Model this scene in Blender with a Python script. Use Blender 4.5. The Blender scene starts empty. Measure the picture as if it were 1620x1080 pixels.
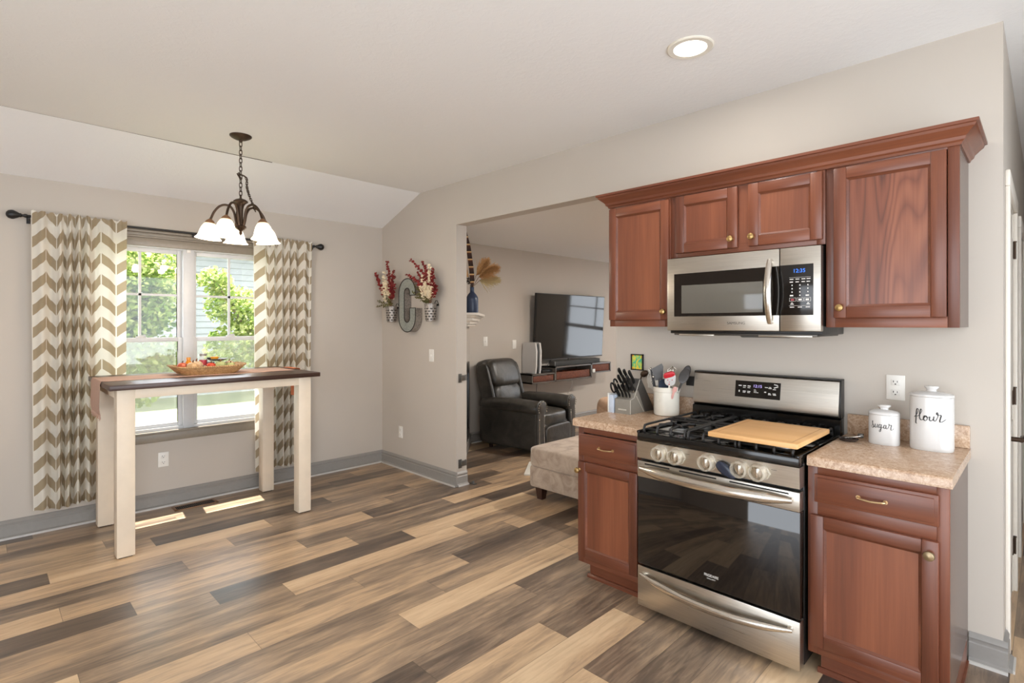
import bpy, bmesh, math, random
from mathutils import Vector, Matrix
PI = math.pi
R = math.radians
sc = bpy.context.scene
COL = sc.collection

# ---------------------------------------------------------------- camera
cam_data = bpy.data.cameras.new('camera')
cam_data.sensor_width = 36.0
cam_data.lens = 847.27 / 1620 * 36
cam_data.shift_y = -27.14 / 1620
cam_data.clip_start = 0.02
camera = bpy.data.objects.new('camera', cam_data)
COL.objects.link(camera)
camera.location = (1.0853, -3.0396, 1.4504)
camera.rotation_euler = (PI / 2, 0, 0.7851)
sc.camera = camera

# ---------------------------------------------------------------- world, sun, exposure
world = bpy.data.worlds.new('sky')
sc.world = world
world.use_nodes = True
wn = world.node_tree
bgn = wn.nodes['Background']
bgn.inputs['Color'].default_value = (0.87, 0.93, 1.0, 1)
bgn.inputs['Strength'].default_value = 6.0

sun_data = bpy.data.lights.new('sun', 'SUN')
sun_data.energy = 42.0
sun_data.angle = R(0.6)
sun_data.color = (1.0, 0.95, 0.86)
sun = bpy.data.objects.new('sun', sun_data)
COL.objects.link(sun)
sun.location = (-9, 0, 12)
sun.rotation_euler = Vector((0.38, -0.045, -1.0)).to_track_quat('-Z', 'Y').to_euler()

sc.view_settings.view_transform = 'Standard'
sc.view_settings.look = 'None'
sc.view_settings.exposure = -0.12
sc.view_settings.gamma = 1.0
sc.view_settings.use_curve_mapping = False
sc.cycles.max_bounces = 10
sc.cycles.diffuse_bounces = 5
sc.cycles.glossy_bounces = 4
sc.cycles.transparent_max_bounces = 16
sc.cycles.sample_clamp_indirect = 6.0
sc.cycles.use_denoising = True


# ---------------------------------------------------------------- materials
def srgb(c):
    if isinstance(c, str):
        c = c.lstrip('#')
        c = [int(c[i:i + 2], 16) for i in (0, 2, 4)]
    out = []
    for v in c:
        v = v / 255.0
        out.append(v / 12.92 if v <= 0.04045 else ((v + 0.055) / 1.055) ** 2.4)
    return (out[0], out[1], out[2], 1.0)


class NT:
    """tiny wrapper for building node trees"""
    def __init__(self, name):
        self.m = bpy.data.materials.new(name)
        self.m.use_nodes = True
        self.t = self.m.node_tree
        self.b = self.t.nodes['Principled BSDF']
        self.out = self.t.nodes['Material Output']

    def n(self, kind, **kw):
        nd = self.t.nodes.new(kind)
        for k, v in kw.items():
            setattr(nd, k, v)
        return nd

    def l(self, a, b):
        self.t.links.new(a, b)

    def val(self, sock, v):
        if isinstance(v, bpy.types.NodeSocket):
            self.l(v, sock)
        else:
            sock.default_value = v

    def math(self, op, a, b=0.0, c=None):
        nd = self.n('ShaderNodeMath', operation=op)
        self.val(nd.inputs[0], a)
        self.val(nd.inputs[1], b)
        if c is not None:
            self.val(nd.inputs[2], c)
        return nd.outputs[0]

    def coords(self, kind='Object', scale=(1, 1, 1), rot=(0, 0, 0)):
        tc = self.n('ShaderNodeTexCoord')
        mp = self.n('ShaderNodeMapping')
        mp.inputs['Scale'].default_value = scale
        mp.inputs['Rotation'].default_value = rot
        self.l(tc.outputs[kind], mp.inputs['Vector'])
        return mp.outputs[0]

    def noise(self, vec, scale, detail=4, rough=0.55, dist=0.0):
        nd = self.n('ShaderNodeTexNoise')
        nd.inputs['Scale'].default_value = scale
        nd.inputs['Detail'].default_value = detail
        nd.inputs['Roughness'].default_value = rough
        nd.inputs['Distortion'].default_value = dist
        self.l(vec, nd.inputs['Vector'])
        return nd.outputs['Fac']

    def ramp(self, fac, stops, interp='LINEAR'):
        nd = self.n('ShaderNodeValToRGB')
        cr = nd.color_ramp
        cr.interpolation = interp
        while len(cr.elements) < len(stops):
            cr.elements.new(0.5)
        for e, (p, c) in zip(cr.elements, stops):
            e.position = p
            e.color = c if len(c) == 4 else srgb(c)
        self.l(fac, nd.inputs[0])
        return nd.outputs[0]

    def mix(self, fac, a, b, mode='MIX'):
        nd = self.n('ShaderNodeMix', data_type='RGBA', blend_type=mode)
        self.val(nd.inputs[0], fac)
        self.val(nd.inputs[6], a)
        self.val(nd.inputs[7], b)
        return nd.outputs[2]

    def bump(self, h, strength=0.2, dist=0.01):
        nd = self.n('ShaderNodeBump')
        nd.inputs['Strength'].default_value = strength
        nd.inputs['Distance'].default_value = dist
        self.l(h, nd.inputs['Height'])
        self.l(nd.outputs[0], self.b.inputs['Normal'])

    def set(self, **kw):
        for k, v in kw.items():
            self.val(self.b.inputs[k.replace('_', ' ')], v)
        return self


def plain(name, c, rough=0.5, metal=0.0, var=0.06, scale=40.0, bump=0.0, spec=0.5, coat=0.0):
    """principled material with a gentle noise variation so that nothing is perfectly flat"""
    t = NT(name)
    base = srgb(c)
    lo = tuple(v * (1 - var) for v in base[:3]) + (1,)
    hi = tuple(min(1, v * (1 + var)) for v in base[:3]) + (1,)
    f = t.noise(t.coords(), scale, 3)
    t.l(t.ramp(f, [(0.3, lo), (0.7, hi)]), t.b.inputs['Base Color'])
    t.set(Roughness=rough, Metallic=metal)
    t.b.inputs['Specular IOR Level'].default_value = spec
    t.b.inputs['Coat Weight'].default_value = coat
    t.b.inputs['Coat Roughness'].default_value = 0.08
    if bump:
        t.bump(f, bump, 0.004)
    return t.m


def emit(name, c, strength):
    t = NT(name)
    t.set(Base_Color=(0, 0, 0, 1), Roughness=0.5)
    t.b.inputs['Emission Color'].default_value = srgb(c)
    t.b.inputs['Emission Strength'].default_value = strength
    return t.m


def wood(name, dark, mid, light, axis='Z', scale=9.0, rough=0.35, cath=0.0, coat=0.15):
    """stained wood, grain running along one object axis"""
    t = NT(name)
    st = {'X': (0.10, 1, 1), 'Y': (1, 0.10, 1), 'Z': (1, 1, 0.10)}[axis]
    v = t.coords(scale=st)
    broad = t.noise(v, scale * 0.55, 3, 0.5, 0.4)
    st2 = {'X': (0.03, 1, 1), 'Y': (1, 0.03, 1), 'Z': (1, 1, 0.03)}[axis]
    fine = t.noise(t.coords(scale=st2), scale * 14, 4, 0.65)
    f = t.math('ADD', t.math('MULTIPLY', broad, 0.75), t.math('MULTIPLY', fine, 0.25))
    if cath:
        st3 = {'X': (0.12, 1, 1), 'Y': (1, 0.12, 1), 'Z': (1, 1, 0.12)}[axis]
        b2 = t.noise(t.coords(scale=st3), 4.2, 2, 0.4, 0.5)
        rings = t.math('FRACT', t.math('MULTIPLY', b2, 21.0))
        rings = t.math('POWER', t.math('ABSOLUTE', t.math('SUBTRACT', t.math('MULTIPLY', rings, 2.0), 1.0)), 2.0)
        f = t.math('SUBTRACT', f, t.math('MULTIPLY', rings, cath))
    c = t.ramp(f, [(0.22, dark), (0.48, mid), (0.72, light)])
    t.l(c, t.b.inputs['Base Color'])
    t.set(Roughness=rough)
    t.b.inputs['Coat Weight'].default_value = coat
    t.b.inputs['Coat Roughness'].default_value = 0.2
    t.bump(fine, 0.06, 0.002)
    return t.m


def metal_brushed(name, c, rough=0.3, axis='X'):
    t = NT(name)
    st = {'X': (0.02, 1, 1), 'Y': (1, 0.02, 1), 'Z': (1, 1, 0.02)}[axis]
    f = t.noise(t.coords(scale=st), 260, 3, 0.7)
    base = srgb(c)
    t.l(t.ramp(f, [(0.25, tuple(v * 0.86 for v in base[:3]) + (1,)), (0.75, tuple(min(1, v * 1.08) for v in base[:3]) + (1,))]), t.b.inputs['Base Color'])
    r = t.math('ADD', t.math('MULTIPLY', f, 0.14), rough - 0.07)
    t.l(r, t.b.inputs['Roughness'])
    t.set(Metallic=1.0)
    return t.m


def glass_pane(name, tint=(1, 1, 1, 1), haze=0.0, hazecol=(0.8, 0.8, 0.75, 1), ior=1.45):
    t = NT(name)
    tr = t.n('ShaderNodeBsdfTransparent')
    tr.inputs[0].default_value = tint
    gl = t.n('ShaderNodeBsdfGlossy')
    gl.inputs['Roughness'].default_value = 0.02
    lw = t.n('ShaderNodeLayerWeight')
    lw.inputs[0].default_value = 0.5
    r0 = ((ior - 1) / (ior + 1)) ** 2
    fr = t.math('ADD', r0, t.math('MULTIPLY', 0.9, t.math('POWER', lw.outputs['Facing'], 5.0)))
    mx = t.n('ShaderNodeMixShader')
    t.l(fr, mx.inputs[0])
    t.l(tr.outputs[0], mx.inputs[1])
    t.l(gl.outputs[0], mx.inputs[2])
    last = mx
    if haze:
        df = t.n('ShaderNodeBsdfDiffuse')
        df.inputs[0].default_value = hazecol
        tl = t.n('ShaderNodeBsdfTranslucent')
        tl.inputs[0].default_value = hazecol
        ad = t.n('ShaderNodeMixShader')
        ad.inputs[0].default_value = 0.5
        t.l(df.outputs[0], ad.inputs[1])
        t.l(tl.outputs[0], ad.inputs[2])
        m2 = t.n('ShaderNodeMixShader')
        m2.inputs[0].default_value = haze
        t.l(mx.outputs[0], m2.inputs[1])
        t.l(ad.outputs[0], m2.inputs[2])
        last = m2
    t.l(last.outputs[0], t.out.inputs[0])
    return t.m


# ---------------------------------------------------------------- mesh builder
class MB:
    def __init__(self):
        self.v, self.f, self.mi, self.uv = [], [], [], []
        self.cur = 0

    def mat(self, i):
        self.cur = i
        return self

    def add(self, verts, faces, uvs=None):
        o = len(self.v)
        self.v.extend(Vector(p) for p in verts)
        for k, fc in enumerate(faces):
            self.f.append([i + o for i in fc])
            self.mi.append(self.cur)
            self.uv.append(uvs[k] if uvs else None)
        return self

    def box(self, x0, y0, z0, x1, y1, z1, bev=0.0):
        if x0 > x1: x0, x1 = x1, x0
        if y0 > y1: y0, y1 = y1, y0
        if z0 > z1: z0, z1 = z1, z0
        b = min(bev, (x1 - x0) * .45, (y1 - y0) * .45, (z1 - z0) * .45)
        if b <= 0:
            vs = [(x0, y0, z0), (x1, y0, z0), (x1, y1, z0), (x0, y1, z0), (x0, y0, z1), (x1, y0, z1), (x1, y1, z1), (x0, y1, z1)]
            return self.add(vs, [(0, 3, 2, 1), (4, 5, 6, 7), (0, 1, 5, 4), (1, 2, 6, 5), (2, 3, 7, 6), (3, 0, 4, 7)])
        bm = bmesh.new()
        bmesh.ops.create_cube(bm, size=1.0)
        for q in bm.verts:
            q.co = ((x0 + x1) / 2 + q.co.x * (x1 - x0), (y0 + y1) / 2 + q.co.y * (y1 - y0), (z0 + z1) / 2 + q.co.z * (z1 - z0))
        bmesh.ops.bevel(bm, geom=bm.edges[:], offset=b, segments=2, profile=0.5, affect='EDGES')
        return self.frombm(bm)

    def frombm(self, bm, mtx=None):
        bm.verts.index_update()
        vs = [(mtx @ q.co) if mtx else q.co.copy() for q in bm.verts]
        fs = [[q.index for q in fc.verts] for fc in bm.faces]
        bm.free()
        return self.add(vs, fs)

    def sub(self, other, mtx):
        self.v, base = self.v, len(self.v)
        self.v.extend(mtx @ q for q in other.v)
        for fc, mi, uv in zip(other.f, other.mi, other.uv):
            self.f.append([i + base for i in fc])
            self.mi.append(mi + self.cur)
            self.uv.append(uv)
        return self

    def lathe(self, prof, c=(0, 0, 0), n=28, sx=1.0, sy=1.0, mtx=None, cap=True):
        M = mtx or Matrix.Translation(c)
        vs, fs = [], []
        for (r, z) in prof:
            for k in range(n):
                a = 2 * PI * k / n
                vs.append(M @ Vector((r * sx * math.cos(a), r * sy * math.sin(a), z)))
        for i in range(len(prof) - 1):
            for k in range(n):
                k2 = (k + 1) % n
                fs.append((i * n + k, i * n + k2, (i + 1) * n + k2, (i + 1) * n + k))
        if cap:
            fs.append(tuple(reversed(range(n))))
            m = (len(prof) - 1) * n
            fs.append(tuple(range(m, m + n)))
        return self.add(vs, fs)

    def tube(self, pts, r, n=10, closed=False, cap=True, flat=None):
        """swept tube; r a number or a list; flat=(a,b) scales the section"""
        P = [Vector(p) for p in pts]
        m = len(P)
        rs = r if isinstance(r, (list, tuple)) else [r] * m
        fa, fb = flat or (1, 1)
        T = []
        for i in range(m):
            if closed:
                d = P[(i + 1) % m] - P[i - 1]
            else:
                d = P[min(i + 1, m - 1)] - P[max(i - 1, 0)]
            T.append(d.normalized() if d.length > 1e-9 else Vector((0, 0, 1)))
        up = Vector((0, 0, 1))
        if abs(T[0].dot(up)) > 0.93:
            up = Vector((0, 1, 0))
        nn = (up - T[0] * up.dot(T[0])).normalized()
        vs = []
        for i in range(m):
            nn = nn - T[i] * nn.dot(T[i])
            nn = nn.normalized() if nn.length > 1e-6 else T[i].orthogonal().normalized()
            bb = T[i].cross(nn)
            for k in range(n):
                a = 2 * PI * k / n
                vs.append(P[i] + nn * (math.cos(a) * rs[i] * fa) + bb * (math.sin(a) * rs[i] * fb))
        fs = []
        for i in range(m if closed else m - 1):
            j = (i + 1) % m
            for k in range(n):
                k2 = (k + 1) % n
                fs.append((i * n + k, i * n + k2, j * n + k2, j * n + k))
        if cap and not closed:
            fs.append(tuple(reversed(range(n))))
            fs.append(tuple(range((m - 1) * n, m * n)))
        return self.add(vs, fs)

    def cyl(self, p0, p1, r, n=20, r1=None):
        return self.tube([p0, p1], [r, r if r1 is None else r1], n)

    def prism(self, poly, a0, a1, plane='XZ'):
        """extrude a 2-D polygon; plane XZ extrudes along Y, YZ along X, XY along Z"""
        def P(u, w, a):
            return {'XZ': (u, a, w), 'YZ': (a, u, w), 'XY': (u, w, a)}[plane]
        n = len(poly)
        vs = [P(u, w, a0) for u, w in poly] + [P(u, w, a1) for u, w in poly]
        fs = [tuple(range(n)), tuple(range(2 * n - 1, n - 1, -1))]
        for i in range(n):
            j = (i + 1) % n
            fs.append((i, i + n, j + n, j))
        return self.add(vs, fs)

    def sphere(self, c, r, n=16, s=(1, 1, 1)):
        prof = []
        m = max(6, n // 2)
        for i in range(m + 1):
            a = -PI / 2 + PI * i / m
            prof.append((max(1e-4, r * math.cos(a)), r * math.sin(a) * s[2]))
        return self.lathe(prof, c, n, s[0], s[1])

    def cushion(self, c, size, rot=None, e=0.35, n=14, bulge=0.0):
        """soft box: superellipsoid of a full size, exponent e (smaller = boxier)"""
        M = Matrix.Translation(c)
        if rot:
            M = M @ rot
        def sp(w, ex):
            return math.copysign(abs(w) ** ex, w)
        vs, fs = [], []
        nu, nv = n * 2, n
        for i in range(nv + 1):
            ph = -PI / 2 + PI * i / nv
            for k in range(nu):
                th = 2 * PI * k / nu
                x = sp(math.cos(ph), e) * sp(math.cos(th), e)
                y = sp(math.cos(ph), e) * sp(math.sin(th), e)
                z = sp(math.sin(ph), e)
                z *= 1 + bulge * (1 - min(1, x * x)) * (1 - min(1, y * y))
                vs.append(M @ Vector((x * size[0] / 2, y * size[1] / 2, z * size[2] / 2)))
        for i in range(nv):
            for k in range(nu):
                k2 = (k + 1) % nu
                fs.append((i * nu + k, i * nu + k2, (i + 1) * nu + k2, (i + 1) * nu + k))
        return self.add(vs, fs)

    def build(self, name, mats, parent=None, smooth=35, local=False):
        if not isinstance(mats, (list, tuple)):
            mats = [mats]
        me = bpy.data.meshes.new(name)
        inv = None
        if parent is not None and not local:
            inv = WM[parent.name].inverted()
        vs = [(inv @ q) if inv else q for q in self.v]
        me.from_pydata([tuple(q) for q in vs], [], self.f)
        for m in mats:
            me.materials.append(m)
        if len(mats) > 1:
            for p, i in zip(me.polygons, self.mi):
                p.material_index = i
        if any(u is not None for u in self.uv):
            ul = me.uv_layers.new(name='UVMap')
            for p, u in zip(me.polygons, self.uv):
                if u is not None:
                    for li, q in zip(p.loop_indices, u):
                        ul.data[li].uv = q
        bm = bmesh.new()
        bm.from_mesh(me)
        bmesh.ops.remove_doubles(bm, verts=bm.verts, dist=1e-6)
        bmesh.ops.recalc_face_normals(bm, faces=bm.faces)
        bm.to_mesh(me)
        bm.free()
        if smooth:
            for p in me.polygons:
                p.use_smooth = True
            me.set_sharp_from_angle(angle=R(smooth))
        ob = bpy.data.objects.new(name, me)
        COL.objects.link(ob)
        if parent is not None:
            ob.parent = parent
            WM[ob.name] = WM[parent.name].copy()
        else:
            WM[ob.name] = Matrix.Identity(4)
        return ob


WM = {}


def tag(o, label=None, cat=None, group=None, kind=None):
    if label: o['label'] = label
    if cat: o['category'] = cat
    if group: o['group'] = group
    if kind: o['kind'] = kind
    return o


def thing(name, loc, label, cat, group=None, rotz=0.0, rot=None):
    """an Empty at the thing's base"""
    o = bpy.data.objects.new(name, None)
    COL.objects.link(o)
    o.empty_display_size = 0.05
    o.location = loc
    o.rotation_euler = rot or (0, 0, rotz)
    WM[o.name] = Matrix.Translation(loc) @ (Matrix.Rotation(rotz, 4, 'Z') if rot is None else o.rotation_euler.to_matrix().to_4x4())
    return tag(o, label, cat, group)


def struct(mb, name, mats, parent=None, smooth=35):
    o = mb.build(name, mats, parent, smooth)
    if parent is None:
        o['kind'] = 'structure'
    return o


def copy_tree(o, parent=None):
    c = o.copy()
    COL.objects.link(c)
    if parent is not None:
        c.parent = parent
    for ch in list(o.children):
        copy_tree(ch, c)
    return c


def text_obj(name, body, mat, parent, mtx, size, depth=0.0006, font_scale_x=1.0):
    """lettering turned into a mesh part; mtx is a world matrix (text lies in its XY plane)"""
    cu = bpy.data.curves.new(name, 'FONT')
    cu.body = body
    cu.size = size
    cu.extrude = depth / 2
    cu.align_x = 'CENTER'
    cu.align_y = 'CENTER'
    tmp = bpy.data.objects.new('tmp', cu)
    COL.objects.link(tmp)
    dg = bpy.context.evaluated_depsgraph_get()
    me = bpy.data.meshes.new_from_object(tmp.evaluated_get(dg))
    bpy.data.objects.remove(tmp)
    inv = WM[parent.name].inverted()
    S = Matrix.Diagonal((font_scale_x, 1, 1, 1))
    me.transform(inv @ mtx @ S)
    me.materials.clear()
    me.materials.append(mat)
    ob = bpy.data.objects.new(name, me)
    COL.objects.link(ob)
    ob.parent = parent
    WM[ob.name] = WM[parent.name].copy()
    return ob


def facing_front(x, y, z, tilt=0.0):
    """matrix for lettering on a surface that faces -Y"""
    return Matrix.Translation((x, y, z)) @ Matrix.Rotation(PI / 2 + tilt, 4, 'X')


def bez(p0, p1, p2, p3, n=10):
    out = []
    for i in range(n + 1):
        t = i / n
        out.append(tuple((1 - t) ** 3 * a + 3 * (1 - t) ** 2 * t * b + 3 * (1 - t) * t * t * c + t ** 3 * d for a, b, c, d in zip(p0, p1, p2, p3)))
    return out


def catmull(pts, n=6):
    P = [Vector(p) for p in pts]
    P = [P[0] * 2 - P[1]] + P + [P[-1] * 2 - P[-2]]
    out = []
    for i in range(1, len(P) - 2):
        for k in range(n):
            t = k / n
            a, b, c, d = P[i - 1], P[i], P[i + 1], P[i + 2]
            out.append(0.5 * ((2 * b) + (c - a) * t + (2 * a - 5 * b + 4 * c - d) * t * t + (-a + 3 * b - 3 * c + d) * t ** 3))
    out.append(P[-2])
    return out
# ---------------------------------------------------------------- shared materials
def wall_mat(name, c):
    t = NT(name)
    v = t.coords()
    f = t.noise(v, 220, 3, 0.6)
    g = t.noise(v, 1.3, 2)
    base = srgb(c)
    t.l(t.ramp(g, [(0.3, tuple(q * 0.97 for q in base[:3]) + (1,)), (0.7, tuple(q * 1.02 for q in base[:3]) + (1,))]), t.b.inputs['Base Color'])
    t.set(Roughness=0.62)
    t.b.inputs['Specular IOR Level'].default_value = 0.3
    t.bump(f, 0.05, 0.002)
    return t.m


def ceiling_mat():
    t = NT('knockdown_ceiling_paint')
    v = t.coords()
    f = t.noise(v, 34, 4, 0.6, 0.6)
    f2 = t.ramp(f, [(0.45, (0, 0, 0, 1)), (0.6, (1, 1, 1, 1))])
    t.set(Base_Color=srgb((234, 232, 229)), Roughness=0.85)
    t.b.inputs['Specular IOR Level'].default_value = 0.2
    t.bump(f2, 0.12, 0.004)
    return t.m


def floor_mat():
    t = NT('vinyl_plank_floor')
    at = t.n('ShaderNodeAttribute', attribute_name='tone')
    tone = at.outputs['Fac']
    sd = t.n('ShaderNodeAttribute', attribute_name='seed')
    tc = t.n('ShaderNodeTexCoord')
    cmb = t.n('ShaderNodeCombineXYZ')
    sp = t.n('ShaderNodeSeparateXYZ')
    t.l(tc.outputs['Object'], sp.inputs[0])
    # shift the grain per plank so that neighbours differ
    t.l(t.math('ADD', sp.outputs[0], t.math('MULTIPLY', sd.outputs['Fac'], 31.7)), cmb.inputs[0])
    t.l(t.math('ADD', t.math('MULTIPLY', sp.outputs[1], 0.10), t.math('MULTIPLY', sd.outputs['Fac'], 17.3)), cmb.inputs[1])
    t.l(sd.outputs['Fac'], cmb.inputs[2])
    broad = t.noise(cmb.outputs[0], 8.0, 3, 0.55, 0.5)
    streak = t.noise(cmb.outputs[0], 42.0, 5, 0.62, 0.8)
    cm2 = t.n('ShaderNodeCombineXYZ')
    t.l(t.math('ADD', sp.outputs[0], t.math('MULTIPLY', sd.outputs['Fac'], 11.7)), cm2.inputs[0])
    t.l(t.math('ADD', t.math('MULTIPLY', sp.outputs[1], 0.3), t.math('MULTIPLY', sd.outputs['Fac'], 7.3)), cm2.inputs[1])
    cloud = t.noise(cm2.outputs[0], 5.0, 4, 0.6, 0.3)
    f = t.math('ADD', tone, t.math('MULTIPLY', t.math('SUBTRACT', broad, 0.5), 0.95))
    f = t.math('ADD', f, t.math('MULTIPLY', t.math('SUBTRACT', streak, 0.5), 0.75))
    f = t.math('ADD', f, t.math('MULTIPLY', t.math('SUBTRACT', cloud, 0.5), 0.45))
    c = t.ramp(f, [(0.0, FLOOR_TONES[0]), (0.28, FLOOR_TONES[1]), (0.5, FLOOR_TONES[2]), (0.74, FLOOR_TONES[3]), (1.0, FLOOR_TONES[4])])
    uv = t.n('ShaderNodeUVMap', uv_map='UVMap')
    su = t.n('ShaderNodeSeparateXYZ')
    t.l(uv.outputs[0], su.inputs[0])
    e1 = t.math('MINIMUM', su.outputs[0], t.math('SUBTRACT', PLANK_W, su.outputs[0]))
    at3 = t.n('ShaderNodeAttribute', attribute_name='plen')
    e2 = t.math('MINIMUM', su.outputs[1], t.math('SUBTRACT', at3.outputs['Fac'], su.outputs[1]))
    seam = t.math('LESS_THAN', t.math('MINIMUM', e1, e2), 0.0013)
    c = t.mix(t.math('MULTIPLY', seam, 0.55), c, srgb((58, 46, 38)))
    t.l(c, t.b.inputs['Base Color'])
    r = t.math('ADD', 0.24, t.math('MULTIPLY', streak, 0.16))
    t.l(r, t.b.inputs['Roughness'])
    t.b.inputs['Specular IOR Level'].default_value = 0.75
    t.bump(t.math('SUBTRACT', streak, t.math('MULTIPLY', seam, 1.0)), 0.05, 0.003)
    return t.m


FLOOR_TONES = [(66, 55, 48), (106, 90, 76), (148, 126, 104), (192, 162, 128), (214, 186, 150)]
PLANK_W = 0.1825
FLOOR_X0 = -4.134
# row -> (start of plank along Y, stain tone 0 dark .. 1 pale)
FLOOR_KNOWN = {
    21: [(-2.447, .80), (-1.227, .40), (-.007, .5)], 20: [(-1.951, .82), (-.731, .45), (.489, .3)], 19: [(-2.323, .68), (-1.103, .44), (.117, .6)],
    18: [(-2.931, .16), (-1.711, .42), (-.491, .52)], 17: [(-2.130, .50), (-.910, .34), (.31, .6)], 16: [(-2.768, .55), (-1.548, .84), (-.328, .68)],
    15: [(-2.460, .46), (-1.240, .42), (-.02, .66)], 14: [(-3.357, .80), (-2.137, .60), (-.917, .16), (.303, .5)], 13: [(-3.962, .80), (-2.742, .44), (-1.522, .48), (-.302, .7)],
    12: [(-3.05, .46), (-1.830, .80), (-.61, .52), (.61, .3)], 11: [(-3.366, .54), (-2.146, .20), (-.926, .78), (.294, .45)], 10: [(-3.69, .2), (-2.471, .66), (-1.251, .42), (-.031, .16)],
    9: [(-3.96, .78), (-2.740, .70), (-1.520, .38), (-.30, .7)], 8: [(-3.369, .24), (-2.149, .60), (-.929, .24), (.291, .6)], 7: [(-3.06, .64), (-1.840, .48), (-.62, .34)],
    6: [(-3.968, .2), (-2.748, .80), (-1.528, .44), (-.308, .66)], 5: [(-3.426, .70), (-2.206, .20), (-.986, .52)], 4: [(-3.66, .68), (-2.442, .5), (-1.222, .64), (0.0, .4)],
    3: [(-3.2, .5), (-1.98, .42), (-.76, .3)], 2: [(-2.9, .6), (-1.68, .56), (-.46, .62)], 1: [(-3.988, .2), (-2.768, .56), (-1.548, .46), (-.328, .5)]}



def laminate():
    t = NT('speckled_tan_laminate')
    v = t.coords()
    a = t.noise(v, 44, 5, 0.7, 1.4)
    b = t.noise(v, 190, 3, 0.7, 0.5)
    f = t.math('ADD', t.math('MULTIPLY', a, 0.65), t.math('MULTIPLY', b, 0.35))
    c = t.ramp(f, [(0.32, (128, 98, 76)), (0.45, (172, 140, 112)), (0.54, (192, 164, 138)), (0.68, (212, 190, 166))])
    t.l(c, t.b.inputs['Base Color'])
    t.set(Roughness=0.2)
    t.b.inputs['Specular IOR Level'].default_value = 0.6
    return t.m


def chevron():
    """cream cloth with tan herringbone bars, read from the cloth's own UV (metres)"""
    t = NT('chevron_curtain_cloth')
    uv = t.n('ShaderNodeUVMap', uv_map='UVMap')
    s = t.n('ShaderNodeSeparateXYZ')
    t.l(uv.outputs[0], s.inputs[0])
    W, H, K = 0.118, 0.155, 0.085
    bu = t.math('DIVIDE', s.outputs[0], W)
    band = t.math('FLOOR', bu)
    tt = t.math('SUBTRACT', bu, band)
    par = t.math('SUBTRACT', t.math('MULTIPLY', t.math('FLOORED_MODULO', band, 2.0), 2.0), 1.0)
    sl = t.math('MULTIPLY', t.math('MULTIPLY', par, t.math('SUBTRACT', tt, 0.5)), K / H)
    st = t.math('FRACT', t.math('ADD', t.math('DIVIDE', s.outputs[1], H), t.math('ADD', sl, 20.0)))
    on = t.math('LESS_THAN', st, 0.47)
    edge = t.math('MULTIPLY', t.math('GREATER_THAN', tt, 0.04), t.math('LESS_THAN', tt, 0.96))
    f = t.math('MULTIPLY', on, edge)
    weave = t.noise(t.coords(), 700, 2)
    cream = t.mix(weave, srgb((232, 226, 212)), srgb((244, 240, 230)))
    tan = t.mix(weave, srgb((170, 154, 128)), srgb((184, 167, 140)))
    c = t.mix(f, cream, tan)
    df = t.n('ShaderNodeBsdfDiffuse')
    tl = t.n('ShaderNodeBsdfTranslucent')
    t.l(c, df.inputs[0])
    t.l(c, tl.inputs[0])
    mx = t.n('ShaderNodeMixShader')
    mx.inputs[0].default_value = 0.42
    t.l(df.outputs[0], mx.inputs[1])
    t.l(tl.outputs[0], mx.inputs[2])
    t.l(mx.outputs[0], t.out.inputs[0])
    return t.m


def wicker(name, c1, c2, sx=90, sz=160):
    t = NT(name)
    v = t.coords()
    w1 = t.n('ShaderNodeTexWave', wave_type='BANDS', bands_direction='DIAGONAL')
    w1.inputs['Scale'].default_value = sx
    w1.inputs['Distortion'].default_value = 3.0
    t.l(v, w1.inputs['Vector'])
    w2 = t.n('ShaderNodeTexWave', wave_type='BANDS', bands_direction='Z')
    w2.inputs['Scale'].default_value = sz
    w2.inputs['Distortion'].default_value = 2.0
    t.l(v, w2.inputs['Vector'])
    f = t.math('MULTIPLY', w1.outputs['Fac'], w2.outputs['Fac'])
    f = t.math('ADD', t.math('MULTIPLY', f, 0.5), t.math('MULTIPLY', t.noise(v, 70, 3, 0.7), 0.75))
    t.l(t.ramp(f, [(0.32, c1), (0.72, c2)]), t.b.inputs['Base Color'])
    t.set(Roughness=0.7)
    t.bump(f, 0.6, 0.004)
    return t.m


def leather():
    t = NT('dark_brown_leather')
    v = t.coords()
    g = t.n('ShaderNodeTexVoronoi')
    g.inputs['Scale'].default_value = 240
    t.l(v, g.inputs['Vector'])
    w = t.noise(v, 7, 3, 0.5, 1.0)
    c = t.ramp(w, [(0.3, (46, 43, 39)), (0.7, (66, 62, 56))])
    t.l(c, t.b.inputs['Base Color'])
    t.set(Roughness=0.33)
    t.b.inputs['Specular IOR Level'].default_value = 0.65
    t.bump(t.math('ADD', t.math('MULTIPLY', g.outputs['Distance'], 0.10), t.math('MULTIPLY', w, 1.0)), 0.30, 0.02)
    return t.m


def suede():
    t = NT('taupe_microsuede')
    f = t.noise(t.coords(), 9, 5, 0.65, 0.8)
    t.l(t.ramp(f, [(0.32, (142, 122, 106)), (0.5, (170, 152, 134)), (0.7, (186, 168, 150))]), t.b.inputs['Base Color'])
    t.set(Roughness=0.9)
    t.b.inputs['Sheen Weight'].default_value = 0.25
    return t.m


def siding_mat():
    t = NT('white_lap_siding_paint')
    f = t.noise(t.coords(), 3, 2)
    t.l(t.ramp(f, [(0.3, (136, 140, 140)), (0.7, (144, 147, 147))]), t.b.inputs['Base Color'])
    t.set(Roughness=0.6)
    return t.m


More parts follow.
